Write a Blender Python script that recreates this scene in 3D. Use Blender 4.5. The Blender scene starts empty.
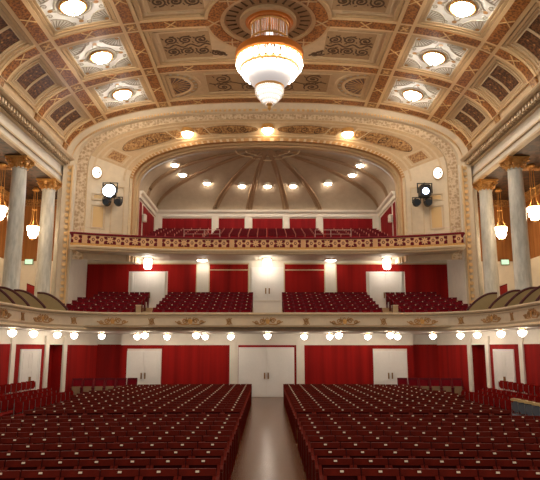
import bpy, math, random
import numpy as np
from mathutils import Vector, Matrix

random.seed(7)
PI = math.pi
scene = bpy.context.scene
COL = scene.collection

# ------------------------------------------------------------------ camera, world, exposure
cam_d = bpy.data.cameras.new('camera')
cam_d.sensor_width = 36.0
cam_d.lens = 40.0
cam_d.clip_end = 200
cam = bpy.data.objects.new('camera', cam_d)
COL.objects.link(cam)
cam.location = (-0.045, 0.0, 2.6)
cam.rotation_euler = (PI / 2 + 0.1793, 0, -0.0055)
scene.camera = cam

world = bpy.data.worlds.new('hall_world')
scene.world = world
world.use_nodes = True
world.node_tree.nodes['Background'].inputs[0].default_value = (1.0, 0.94, 0.87, 1)
world.node_tree.nodes['Background'].inputs[1].default_value = 0.24

scene.view_settings.view_transform = 'Standard'
scene.view_settings.look = 'None'
scene.view_settings.gamma = 1.0
scene.view_settings.use_curve_mapping = False
scene.view_settings.exposure = 1.25

# lamp strengths (radiance of the glowing glass)
S_CHAND = 7.0
S_COFFER = 34.0
S_ARCH = 12.0
S_DOME = 22.0
S_GALLERY = 16.0
S_SOFFIT = 11.0
S_UNDER2 = 8.0

# ------------------------------------------------------------------ materials
MATS = {}


def srgb(r, g, b):
    f = lambda c: (c / 255 / 12.92) if c / 255 <= 0.04045 else ((c / 255 + 0.055) / 1.055) ** 2.4
    return (f(r), f(g), f(b), 1)


def mat(name, rgb, rough=0.6, metal=0.0, var=0.0, vscale=8.0, bump=0.0, bscale=40.0, rgb2=None, stretch=(1, 1, 1), spec=0.5):
    if name in MATS:
        return MATS[name]
    m = bpy.data.materials.new(name)
    m.use_nodes = True
    nt = m.node_tree
    b = nt.nodes['Principled BSDF']
    c = srgb(*rgb)
    b.inputs['Base Color'].default_value = c
    b.inputs['Roughness'].default_value = rough
    b.inputs['Metallic'].default_value = metal
    b.inputs['Specular IOR Level'].default_value = spec
    tc = None
    if var or rgb2 or bump:
        tc = nt.nodes.new('ShaderNodeTexCoord')
        mp = nt.nodes.new('ShaderNodeMapping')
        mp.inputs['Scale'].default_value = stretch
        nt.links.new(tc.outputs['Object'], mp.inputs['Vector'])
    if var or rgb2:
        n = nt.nodes.new('ShaderNodeTexNoise')
        n.inputs['Scale'].default_value = vscale
        n.inputs['Detail'].default_value = 6
        n.inputs['Roughness'].default_value = 0.65
        nt.links.new(mp.outputs['Vector'], n.inputs['Vector'])
        r = nt.nodes.new('ShaderNodeValToRGB')
        r.color_ramp.elements[0].position = 0.38
        r.color_ramp.elements[1].position = 0.62
        if rgb2:
            r.color_ramp.elements[0].color = srgb(*rgb2)
        else:
            r.color_ramp.elements[0].color = (c[0] * (1 - var), c[1] * (1 - var), c[2] * (1 - var), 1)
        r.color_ramp.elements[1].color = c
        nt.links.new(n.outputs['Fac'], r.inputs['Fac'])
        nt.links.new(r.outputs['Color'], b.inputs['Base Color'])
    if bump:
        n2 = nt.nodes.new('ShaderNodeTexNoise')
        n2.inputs['Scale'].default_value = bscale
        nt.links.new(mp.outputs['Vector'], n2.inputs['Vector'])
        bp = nt.nodes.new('ShaderNodeBump')
        bp.inputs['Strength'].default_value = bump
        bp.inputs['Distance'].default_value = 0.02
        nt.links.new(n2.outputs['Fac'], bp.inputs['Height'])
        nt.links.new(bp.outputs['Normal'], b.inputs['Normal'])
    MATS[name] = m
    return m


def emit(name, rgb, strength):
    if name in MATS:
        return MATS[name]
    m = bpy.data.materials.new(name)
    m.use_nodes = True
    nt = m.node_tree
    b = nt.nodes['Principled BSDF']
    b.inputs['Base Color'].default_value = (0.8, 0.8, 0.8, 1)
    b.inputs['Emission Color'].default_value = srgb(*rgb)
    b.inputs['Emission Strength'].default_value = strength
    MATS[name] = m
    return m


def crystal(name):
    if name in MATS:
        return MATS[name]
    m = bpy.data.materials.new(name)
    m.use_nodes = True
    nt = m.node_tree
    nt.nodes.remove(nt.nodes['Principled BSDF'])
    tr = nt.nodes.new('ShaderNodeBsdfTranslucent')
    tr.inputs[0].default_value = (0.95, 0.93, 0.9, 1)
    gl = nt.nodes.new('ShaderNodeBsdfGlossy')
    gl.inputs['Roughness'].default_value = 0.1
    tp = nt.nodes.new('ShaderNodeBsdfTransparent')
    mx = nt.nodes.new('ShaderNodeMixShader')
    mx.inputs[0].default_value = 0.25
    mx2 = nt.nodes.new('ShaderNodeMixShader')
    mx2.inputs[0].default_value = 0.45
    nt.links.new(tr.outputs[0], mx.inputs[1])
    nt.links.new(gl.outputs[0], mx.inputs[2])
    nt.links.new(mx.outputs[0], mx2.inputs[1])
    nt.links.new(tp.outputs[0], mx2.inputs[2])
    nt.links.new(mx2.outputs[0], nt.nodes['Material Output'].inputs['Surface'])
    MATS[name] = m
    return m


def parquet(name):
    m = bpy.data.materials.new(name)
    m.use_nodes = True
    nt = m.node_tree
    b = nt.nodes['Principled BSDF']
    b.inputs['Roughness'].default_value = 0.25
    b.inputs['Specular IOR Level'].default_value = 0.45
    tc = nt.nodes.new('ShaderNodeTexCoord')
    br = nt.nodes.new('ShaderNodeTexBrick')
    br.inputs['Color1'].default_value = srgb(130, 80, 40)
    br.inputs['Color2'].default_value = srgb(112, 66, 31)
    br.inputs['Mortar'].default_value = srgb(100, 60, 29)
    br.inputs['Scale'].default_value = 1.0
    br.inputs['Mortar Size'].default_value = 0.006
    br.inputs['Brick Width'].default_value = 0.55
    br.inputs['Row Height'].default_value = 0.16
    nt.links.new(tc.outputs['Object'], br.inputs['Vector'])
    n = nt.nodes.new('ShaderNodeTexNoise')
    n.inputs['Scale'].default_value = 1.6
    n.inputs['Detail'].default_value = 5
    nt.links.new(tc.outputs['Object'], n.inputs['Vector'])
    mx = nt.nodes.new('ShaderNodeMix')
    mx.data_type = 'RGBA'
    mx.blend_type = 'MULTIPLY'
    mx.inputs['Factor'].default_value = 0.35
    nt.links.new(br.outputs['Color'], mx.inputs[6])
    nt.links.new(n.outputs['Color'], mx.inputs[7])
    nt.links.new(mx.outputs[2], b.inputs['Base Color'])
    return m


def ornate(name, ground, ink, scale=6.0, rough=0.5, thresh=0.42):
    """A ground colour closely covered with small leaf-like ornament (voronoi cells and wavy lines)."""
    if name in MATS:
        return MATS[name]
    m = bpy.data.materials.new(name)
    m.use_nodes = True
    nt = m.node_tree
    b = nt.nodes['Principled BSDF']
    b.inputs['Roughness'].default_value = rough
    tc = nt.nodes.new('ShaderNodeTexCoord')
    v = nt.nodes.new('ShaderNodeTexVoronoi')
    v.inputs['Scale'].default_value = scale
    v.inputs['Randomness'].default_value = 0.7
    n = nt.nodes.new('ShaderNodeTexNoise')
    n.inputs['Scale'].default_value = scale * 2.2
    n.inputs['Detail'].default_value = 3
    nt.links.new(tc.outputs['Object'], v.inputs['Vector'])
    nt.links.new(tc.outputs['Object'], n.inputs['Vector'])
    md = nt.nodes.new('ShaderNodeMath')
    md.operation = 'MULTIPLY'
    nt.links.new(v.outputs['Distance'], md.inputs[0])
    nt.links.new(n.outputs['Fac'], md.inputs[1])
    r = nt.nodes.new('ShaderNodeValToRGB')
    r.color_ramp.elements[0].position = thresh * 0.35
    r.color_ramp.elements[0].color = srgb(*ink)
    r.color_ramp.elements[1].position = thresh * 0.85
    r.color_ramp.elements[1].color = srgb(*ground)
    nt.links.new(md.outputs[0], r.inputs['Fac'])
    nt.links.new(r.outputs['Color'], b.inputs['Base Color'])
    MATS[name] = m
    return m


def drape(name, c1, c2, scale, axis='X', rough=0.8):
    """Cloth-covered wall with soft vertical folds."""
    if name in MATS:
        return MATS[name]
    m = bpy.data.materials.new(name)
    m.use_nodes = True
    nt = m.node_tree
    b = nt.nodes['Principled BSDF']
    b.inputs['Roughness'].default_value = rough
    b.inputs['Specular IOR Level'].default_value = 0.2
    tc = nt.nodes.new('ShaderNodeTexCoord')
    mp = nt.nodes.new('ShaderNodeMapping')
    mp.inputs['Scale'].default_value = (1, 1, 0.03)
    n = nt.nodes.new('ShaderNodeTexNoise')
    n.inputs['Scale'].default_value = scale
    n.inputs['Detail'].default_value = 4
    nt.links.new(tc.outputs['Object'], mp.inputs['Vector'])
    nt.links.new(mp.outputs['Vector'], n.inputs['Vector'])
    r = nt.nodes.new('ShaderNodeValToRGB')
    r.color_ramp.elements[0].position = 0.3
    r.color_ramp.elements[0].color = srgb(*c2)
    r.color_ramp.elements[1].position = 0.7
    r.color_ramp.elements[1].color = srgb(*c1)
    nt.links.new(n.outputs['Fac'], r.inputs['Fac'])
    nt.links.new(r.outputs['Color'], b.inputs['Base Color'])
    bp = nt.nodes.new('ShaderNodeBump')
    bp.inputs['Strength'].default_value = 0.25
    bp.inputs['Distance'].default_value = 0.05
    nt.links.new(n.outputs['Fac'], bp.inputs['Height'])
    nt.links.new(bp.outputs['Normal'], b.inputs['Normal'])
    MATS[name] = m
    return m


M_CREAM = mat('cream_stucco', (224, 206, 176), 0.6, var=0.08, vscale=3)
M_IVORY = mat('ivory_paint', (232, 224, 208), 0.55, var=0.06, vscale=2)
M_MOULD = mat('cream_moulding', (216, 192, 154), 0.5, var=0.1, vscale=6)
M_VAULT = mat('tan_vault_stucco', (214, 188, 150), 0.6, var=0.1, vscale=3)
M_VMOULD = mat('vault_moulding', (210, 178, 134), 0.5, var=0.1, vscale=6)
M_TAN = mat('tan_stucco', (196, 166, 124), 0.6, var=0.1, vscale=5)
M_PANEL = mat('painted_panel_ground', (182, 150, 110), 0.65, var=0.14, vscale=5)
M_WHITEPANEL = mat('white_coffer_ground', (240, 240, 236), 0.6)
M_GOLDRIB = ornate('gold_brown_ornament', (186, 120, 56), (118, 68, 28), 9.0, 0.45)
M_GOLDNODE = ornate('tan_rosette_ground', (190, 142, 84), (128, 84, 42), 9.0, 0.45)
M_GILT = mat('gilt', (222, 166, 90), 0.42, 0.2, var=0.2, vscale=14)
M_GILTLINE = mat('pale_gilt_line', (228, 190, 132), 0.45, 0.1)
M_OCHRE = mat('ochre_relief', (196, 146, 86), 0.5, 0.1, var=0.25, vscale=9)
M_INK = mat('brown_scroll_paint', (92, 66, 40), 0.6)
M_GREYINK = mat('grey_scroll_relief', (176, 168, 152), 0.6)
M_DARKCOFFER = ornate('dark_lattice_panel', (136, 88, 46), (72, 42, 18), 8.0, 0.5, 0.5)
M_GRILLE = mat('dark_grille', (38, 24, 22), 0.6)
M_STRIP = ornate('ornament_strip', (220, 198, 164), (176, 146, 110), 6.0, 0.55, 0.4)
M_FRIEZE = ornate('brown_frieze_ornament', (196, 152, 98), (142, 98, 56), 8.0, 0.5, 0.45)
M_MARBLE = mat('grey_marble', (226, 224, 212), 0.3, var=0.0, vscale=2.2, rgb2=(192, 191, 178), stretch=(2.2, 2.2, 0.45))
M_RED = drape('red_wall_cloth', (160, 20, 12), (124, 11, 7), 3.0)
M_RED2 = drape('crimson_wall_cloth', (150, 22, 26), (118, 14, 18), 3.0)
M_REDGAL = mat('red_gallery_screen', (160, 22, 16), 0.7, var=0.1)
M_CURTAIN = drape('ochre_gallery_cloth', (166, 112, 62), (136, 86, 44), 5.0)
M_DOOR = mat('white_door_paint', (238, 234, 226), 0.45, var=0.03)
M_DARKWOOD = ornate('carved_dark_ceiling', (92, 62, 38), (44, 28, 16), 3.0, 0.6)
M_SEATWOOD = mat('mahogany_seat_wood', (112, 27, 12), 0.6, var=0.35, vscale=5, spec=0.08)
M_SEATRED = mat('dark_red_upholstery', (72, 11, 9), 0.8, var=0.15, vscale=12, spec=0.1)
M_PLATE = mat('ivory_number_plate', (232, 204, 170), 0.4)
M_BALRED = mat('crimson_seat_cloth', (132, 14, 28), 0.8, spec=0.1, var=0.15, vscale=12)
M_BALWOOD = mat('crimson_seat_back', (104, 14, 24), 0.65, spec=0.15, var=0.2, vscale=10)
M_CHAIRRED = mat('red_chair_cloth', (128, 18, 12), 0.85, var=0.12, spec=0.05)
M_STEEL = mat('grey_steel', (150, 146, 140), 0.35, 0.8)
M_PALEPAINT = mat('pale_pink_paint', (216, 184, 166), 0.5)
M_BRASS = mat('brass', (150, 112, 60), 0.35, 0.8)
M_BLACK = mat('black_metal', (22, 22, 24), 0.5)
M_BEIGE = mat('beige_box_panel', (176, 154, 108), 0.6, var=0.08)
M_BEIGESEAT = mat('beige_plywood', (150, 118, 82), 0.55, var=0.1)
M_VELVET = mat('dark_red_velvet', (112, 10, 24), 0.9)
M_PALE = mat('pale_wood_top', (214, 178, 116), 0.5, var=0.1)
M_SLATE = mat('slate_blue_cloth', (92, 96, 104), 0.8)
M_DOME = mat('grey_dome_plaster', (176, 158, 134), 0.75, var=0.1, vscale=3)
M_DOMERIB = mat('tan_dome_rib', (152, 122, 90), 0.6, var=0.1)
M_FLOOR = parquet('oak_parquet')
M_CRYSTAL = crystal('crystal_glass')
M_SOFFIT = mat('soffit_plaster', (206, 198, 182), 0.6, var=0.05)

E_CHAND = emit('chandelier_bulb_glow', (255, 242, 224), S_CHAND)
E_COFFER = emit('coffer_lamp_glow', (255, 243, 226), S_COFFER)
E_ARCH = emit('arch_lamp_glow', (255, 232, 200), S_ARCH)
E_DOME = emit('dome_lamp_glow', (255, 238, 218), S_DOME)
E_GALLERY = emit('gallery_lantern_glow', (255, 226, 188), S_GALLERY)
E_SOFFIT = emit('soffit_lamp_glow', (255, 240, 222), S_SOFFIT)
E_UNDER2 = emit('square_lantern_glow', (255, 240, 222), S_UNDER2)
E_EXIT = emit('exit_sign_glow', (120, 214, 172), 0.45)
E_SPOT = emit('spotlight_lens_and_glare_glow', (222, 236, 255), 14.0)
E_SPOT2 = emit('dim_spotlight_lens_glow', (190, 214, 255), 6.0)
E_DISC = emit('white_disc_glow', (255, 246, 232), 0.9)


# ------------------------------------------------------------------ mesh helpers
class MB:
    def __init__(s):
        s.v, s.f = [], []

    def add(s, vs, fs):
        o = len(s.v)
        s.v.extend([tuple(map(float, p)) for p in vs])
        s.f.extend([tuple(i + o for i in f) for f in fs])

    def box(s, x0, x1, y0, y1, z0, z1, M=None):
        vs = [(x, y, z) for z in (z0, z1) for y in (y0, y1) for x in (x0, x1)]
        if M is not None:
            vs = [tuple(M @ Vector(p)) for p in vs]
        s.add(vs, [(0, 2, 3, 1), (4, 5, 7, 6), (0, 1, 5, 4), (2, 6, 7, 3), (0, 4, 6, 2), (1, 3, 7, 5)])
        return s

    def rbox(s, x0, x1, y0, y1, z0, z1, r=0.02, M=None):
        """Box with chamfered vertical-plane edges (octagonal in x-z)."""
        pr = [(x0 + r, z0), (x1 - r, z0), (x1, z0 + r), (x1, z1 - r), (x1 - r, z1), (x0 + r, z1), (x0, z1 - r), (x0, z0 + r)]
        vs = [(x, y0, z) for x, z in pr] + [(x, y1, z) for x, z in pr]
        if M is not None:
            vs = [tuple(M @ Vector(p)) for p in vs]
        n = 8
        fs = [tuple(range(n)), tuple(reversed(range(n, 2 * n)))] + [(i, i + n, (i + 1) % n + n, (i + 1) % n) for i in range(n)]
        s.add(vs, fs)
        return s

    def lathe(s, prof, c=(0, 0, 0), seg=24, cap=True):
        vs, fs = [], []
        n = len(prof)
        for k in range(seg):
            a = 2 * PI * k / seg
            for r, z in prof:
                vs.append((c[0] + r * math.cos(a), c[1] + r * math.sin(a), c[2] + z))
        for k in range(seg):
            k2 = (k + 1) % seg
            for i in range(n - 1):
                fs.append((k * n + i, k2 * n + i, k2 * n + i + 1, k * n + i + 1))
        if cap:
            for i in (0, n - 1):
                if prof[i][0] > 1e-5:
                    fs.append(tuple(k * n + i for k in range(seg)))
        s.add(vs, fs)
        return s

    def tube(s, pts, r, seg=6, closed=False):
        pts = [Vector(p) for p in pts]
        n = len(pts)
        vs, fs = [], []
        for i, p in enumerate(pts):
            a = pts[(i - 1) % n] if closed or i > 0 else p
            b = pts[(i + 1) % n] if closed or i < n - 1 else p
            t = (b - a).normalized()
            up = Vector((0, 0, 1)) if abs(t.z) < 0.9 else Vector((1, 0, 0))
            u = t.cross(up).normalized()
            w = t.cross(u)
            for k in range(seg):
                ang = 2 * PI * k / seg
                vs.append(p + (u * math.cos(ang) + w * math.sin(ang)) * r)
        m = n if closed else n - 1
        for i in range(m):
            j = (i + 1) % n
            for k in range(seg):
                k2 = (k + 1) % seg
                fs.append((i * seg + k, i * seg + k2, j * seg + k2, j * seg + k))
        if not closed:
            fs.append(tuple(range(seg)))
            fs.append(tuple((n - 1) * seg + k for k in reversed(range(seg))))
        s.add(vs, fs)
        return s

    def sphere(s, c, r, seg=12, rings=8, sz=1.0):
        return s.lathe([(r * math.sin(PI * i / rings), -r * sz * math.cos(PI * i / rings)) for i in range(rings + 1)], c, seg, False)

    def torus(s, c, R, r, seg=32, sub=8, sz=1.0):
        pr = [(R + r * math.cos(2 * PI * i / sub), r * sz * math.sin(2 * PI * i / sub)) for i in range(sub + 1)]
        return s.lathe(pr, c, seg, False)

    def grid(s, P):
        """P[i][j] points -> quads"""
        n, m = len(P), len(P[0])
        s.add([p for row in P for p in row], [(i * m + j, i * m + j + 1, (i + 1) * m + j + 1, (i + 1) * m + j) for i in range(n - 1) for j in range(m - 1)])
        return s

    def sweep(s, path, prof, closed_prof=True):
        """path: list of (x, y) in plan; prof: list of (d, z), d = offset along the left normal of the path."""
        P = [Vector((p[0], p[1])) for p in path]
        rows = []
        for i, p in enumerate(P):
            a = P[max(i - 1, 0)]
            b = P[min(i + 1, len(P) - 1)]
            t = (b - a).normalized()
            nn = Vector((-t.y, t.x))
            q = [(p.x + nn.x * d, p.y + nn.y * d, z) for d, z in prof]
            if closed_prof:
                q.append(q[0])
            rows.append(q)
        s.grid(rows)
        if closed_prof:
            k = len(prof)
            s.add(rows[0][:k], [tuple(range(k))])
            s.add(rows[-1][:k], [tuple(reversed(range(k)))])
        return s

    def build(s, name, m, parent=None, smooth=False, kind=None):
        me = bpy.data.meshes.new(name)
        me.from_pydata(s.v, [], s.f)
        me.validate()
        if smooth:
            for p in me.polygons:
                p.use_smooth = True
            try:
                me.set_sharp_from_angle(angle=math.radians(40))
            except Exception:
                pass
        me.materials.append(m)
        o = bpy.data.objects.new(name, me)
        COL.objects.link(o)
        if parent is not None:
            o.parent = parent
        if kind:
            o['kind'] = kind
        return o


def mirror(mb):
    r = MB()
    r.v = [(-x, y, z) for x, y, z in mb.v]
    r.f = [tuple(reversed(f)) for f in mb.f]
    return r


def struct(name, mb, m, parent=None, smooth=False):
    return mb.build(name, m, parent, smooth, None if parent else 'structure')


def empty(name, loc=(0, 0, 0), rz=0.0):
    o = bpy.data.objects.new(name, None)
    o.empty_display_size = 0.1
    o.location = loc
    o.rotation_euler = (0, 0, rz)
    COL.objects.link(o)
    return o


def thing(name, label, cat, loc=(0, 0, 0), rz=0.0, group=None):
    o = empty(name, loc, rz)
    o['label'] = label
    o['category'] = cat
    if group:
        o['group'] = group
    return o


def structroot(name):
    o = empty(name)
    o['kind'] = 'structure'
    return o


def dup(root, loc, rz, label, group=None):
    r = root.copy()
    COL.objects.link(r)
    r.location = loc
    r.rotation_euler = (0, 0, rz)
    r['label'] = label
    if group:
        r['group'] = group
    for ch in root.children:
        c = ch.copy()
        COL.objects.link(c)
        c.parent = r
        for g in ch.children:
            d = g.copy()
            COL.objects.link(d)
            d.parent = c
    return r


ORD = ['', 'first', 'second', 'third', 'fourth', 'fifth', 'sixth', 'seventh', 'eighth', 'ninth', 'tenth', 'eleventh', 'twelfth',
       'thirteenth', 'fourteenth', 'fifteenth', 'sixteenth', 'seventeenth', 'eighteenth', 'nineteenth', 'twentieth']

N_TRIM = [0]


def trim_name():
    N_TRIM[0] += 1
    return 'trim_%d' % N_TRIM[0]


# ------------------------------------------------------------------ curved surfaces that carry ornament
class Surf:
    """f(u, v) -> point; h lifts along the normal that faces the hall (towards `to`)."""

    def __init__(s, f, to=(0, 22, 9)):
        s.f, s.to = f, np.array(to, float)

    def pt(s, u, v, h=0.0):
        p = np.array(s.f(u, v), float)
        if h == 0:
            return p
        e = 1e-3
        a = np.array(s.f(u + e, v)) - np.array(s.f(u - e, v))
        b = np.array(s.f(u, v + e)) - np.array(s.f(u, v - e))
        n = np.cross(a, b)
        n /= np.linalg.norm(n) + 1e-12
        if np.dot(n, s.to - p) < 0:
            n = -n
        return p + n * h

    def slab(s, mb, u0, u1, v0, v1, h, nu=1, nv=1, h0=-0.03):
        us = np.linspace(u0, u1, nu + 1)
        vs = np.linspace(v0, v1, nv + 1)
        mb.grid([[s.pt(u, v, h) for v in vs] for u in us])
        for u in (u0, u1):
            mb.grid([[s.pt(u, v, hh) for v in vs] for hh in (h0, h)])
        for v in (v0, v1):
            mb.grid([[s.pt(u, v, hh) for u in us] for hh in (h0, h)])

    def frame(s, mb, u0, u1, v0, v1, w, h, nu=6, nv=2, wv=None):
        wv = wv or w
        s.slab(mb, u0, u0 + w, v0, v1, h, 1, nv)
        s.slab(mb, u1 - w, u1, v0, v1, h, 1, nv)
        s.slab(mb, u0 + w, u1 - w, v0, v0 + wv, h, nu, 1)
        s.slab(mb, u0 + w, u1 - w, v1 - wv, v1, h, nu, 1)

    def ribbon(s, mb, pts, w, h=0.03, h0=0.0, taper=False):
        """flat raised ribbon following (u, v) points"""
        n = len(pts)
        L, R = [], []
        for i, (u, v) in enumerate(pts):
            a = pts[max(i - 1, 0)]
            b = pts[min(i + 1, n - 1)]
            du, dv = b[0] - a[0], b[1] - a[1]
            l = math.hypot(du, dv) or 1
            ww = w * (1 - 0.75 * i / (n - 1)) if taper else w
            nu, nv = -dv / l * ww / 2, du / l * ww / 2
            L.append((u + nu, v + nv))
            R.append((u - nu, v - nv))
        mb.grid([[s.pt(*l, h0), s.pt(*l, h), s.pt(*r, h), s.pt(*r, h0)] for l, r in zip(L, R)])

    def disc(s, mb, u, v, ru, rv, h=0.03, seg=20, a0=0, a1=2 * PI):
        k = [(u + ru * math.cos(a0 + (a1 - a0) * i / seg), v + rv * math.sin(a0 + (a1 - a0) * i / seg)) for i in range(seg + (a1 - a0 < 6.2))]
        vs = [s.pt(a, b, h) for a, b in k]
        vs.append(s.pt(u, v, h))
        n = len(k)
        fs = [(i, (i + 1) % n, n) for i in range(n if a1 - a0 > 6.2 else n - 1)]
        mb.add(vs, fs)

    def ring(s, mb, u, v, r0, r1, h=0.05, seg=32, a0=0.0, a1=2 * PI, sv=1.0):
        rows = []
        for i in range(seg + 1):
            a = a0 + (a1 - a0) * i / seg
            c, d = math.cos(a), math.sin(a) * sv
            rows.append([s.pt(u + r0 * c, v + r0 * d, -0.02), s.pt(u + r0 * c, v + r0 * d, h), s.pt(u + r1 * c, v + r1 * d, h), s.pt(u + r1 * c, v + r1 * d, -0.02)])
        mb.grid(rows)


def spiral(cu, cv, r, turns=1.6, start=0.0, hand=1, n=22):
    return [(cu + r * (1 - 0.85 * i / (n - 1)) * math.cos(start + hand * turns * 2 * PI * i / (n - 1)),
             cv + r * (1 - 0.85 * i / (n - 1)) * math.sin(start + hand * turns * 2 * PI * i / (n - 1))) for i in range(n)]


def leaf(cu, cv, l, a, k=0.35):
    c, s = math.cos(a), math.sin(a)
    return [(cu + l * t * c - k * l * math.sin(PI * t) * 0.4 * s, cv + l * t * s + k * l * math.sin(PI * t) * 0.4 * c) for t in np.linspace(0, 1, 7)]


def scroll_field(S, mb, u0, u1, v0, v1, w=0.06, h=0.025, cols=2):
    """a pair of mirrored rows of scrolls with leaves filling a rectangle"""
    du, dv = (u1 - u0) / cols, (v1 - v0) / 2
    vm = (v0 + v1) / 2
    for i in range(cols):
        cu = u0 + du * (i + 0.5)
        for sgn in (-1, 1):
            r = min(du, dv) * 0.46
            cv = vm + sgn * dv * 0.48
            S.ribbon(mb, spiral(cu, cv, r, 1.7, PI / 2 * sgn + i, sgn * (1 if i % 2 else -1)), w, h)
            S.disc(mb, cu, cv, r * 0.22, r * 0.22, h * 1.2, 10)
            for a in (0.4, 1.9, 3.5, 5.0):
                S.ribbon(mb, leaf(cu + r * math.cos(a), cv + r * math.sin(a), r * 0.45, a + 0.8), w * 0.9, h, 0, True)
    n = 20
    S.ribbon(mb, [(u0 + (u1 - u0) * t, vm + dv * 0.12 * math.sin(t * cols * 2 * PI)) for t in np.linspace(0, 1, n)], w, h)


# ---- vault
A_V, ZS_V, H_V, N_V = 11.0, 12.6, 3.45, 2.5


def vault_table():
    th = np.linspace(PI / 2, 0, 4000)
    x = A_V * np.abs(np.cos(th)) ** (2 / N_V)
    z = ZS_V + H_V * np.abs(np.sin(th)) ** (2 / N_V)
    s = np.concatenate([[0], np.cumsum(np.hypot(np.diff(x), np.diff(z)))])
    return s, x, z


VS, VX, VZ = vault_table()
S_MAX = float(VS[-1])


def vault(s, y):
    a = min(abs(s), S_MAX)
    return (math.copysign(float(np.interp(a, VS, VX)), s), y, float(np.interp(a, VS, VZ)))


VAULT = Surf(vault, (0, 22, 8))
s_of_x = lambda x: float(np.interp(x, VX, VS))
s_of_z = lambda z: float(np.interp(-z, -VZ, VS))
SL1, SL2, SFOOT = s_of_x(5.68), s_of_x(9.13), s_of_z(13.45)
BAY = 3.97
RIBS = [30.83 - BAY * i for i in range(4)]      # transverse ribs
Y_END, Y_NEAR = 31.15, 15.0
ROS = (0.0, RIBS[2])                            # rosette centre

mb = MB()
ss = np.linspace(-S_MAX, S_MAX, 97)
mb.grid([[vault(s, y) for y in np.linspace(Y_NEAR, Y_END, 9)] for s in ss])
ceiling = struct('ceiling', mb, M_VAULT, smooth=True)

# ribs: cream fillets under a gold-brown painted band
HW, FW = 0.24, 0.40
fil, band, node, cross = MB(), MB(), MB(), MB()
ROUT, RIN = 2.50, 1.98


def rib_y(y):          # transverse rib at y, broken at the rosette
    for s0, s1 in ((-SL2, -SL1), (-SL1, SL1), (SL1, SL2), (-SFOOT, -SL2), (SL2, SFOOT)):
        parts = [(s0, s1)]
        if s0 == -SL1 and abs(y - ROS[1]) < 1:
            parts = [(-SL1, -ROUT + 0.1), (ROUT - 0.1, SL1)]
        for a, b in parts:
            VAULT.slab(fil, a, b, y - FW, y + FW, 0.10, 14)
            VAULT.slab(band, a + (FW if abs(a) in (SL1, SL2) else 0.05), b - (FW if abs(b) in (SL1, SL2) else 0.05), y - HW, y + HW, 0.125, 14)
            n = 3 if (a == -SL1 and b == SL1) else (1 if b - a < 4.5 else 2)
            for k in range(n):
                c = a + (b - a) * (k + 0.5) / n
                for sg in (-1, 1):
                    VAULT.ribbon(cross, [(c - 0.24, y - HW * sg), (c, y), (c + 0.24, y + HW * sg)], 0.055, 0.14, 0.1)


for y in RIBS:
    rib_y(y)
edges = [Y_END] + RIBS + [Y_NEAR]
for sl in (-SL2, -SL1, SL1, SL2):
    for a, b in zip(edges[1:], edges[:-1]):
        VAULT.slab(fil, sl - FW, sl + FW, a, b, 0.102, 2, 1)
        if b - a > 1:
            VAULT.slab(band, sl - HW, sl + HW, a + FW, b - FW, 0.127, 2, 1)
            c = (a + b) / 2
            for sg in (-1, 1):
                VAULT.ribbon(cross, [(sl - HW, c - 0.24 * sg), (sl, c), (sl + HW, c + 0.24 * sg)], 0.055, 0.142, 0.1)
    for y in RIBS:
        VAULT.slab(node, sl - HW, sl + HW, y - HW, y + HW, 0.128, 2, 1)
        for sg in (-1, 1):
            VAULT.ribbon(cross, [(sl - 0.13, y - 0.13 * sg), (sl, y), (sl + 0.13, y + 0.13 * sg)], 0.07, 0.14, 0.1)
# pale foot blocks where the transverse ribs come down
for y in RIBS:
    for sg in (-1, 1):
        a, b = sorted((sg * SFOOT, sg * (SFOOT + 0.45)))
        VAULT.slab(node, a, b, y - HW, y + HW, 0.10, 3)
struct(trim_name(), fil, mat('pale_gilt_fillet', (234, 204, 156), 0.45))
struct(trim_name(), band, M_GOLDRIB)
struct(trim_name(), node, M_GOLDNODE)
struct(trim_name(), cross, M_GILTLINE)

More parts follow.
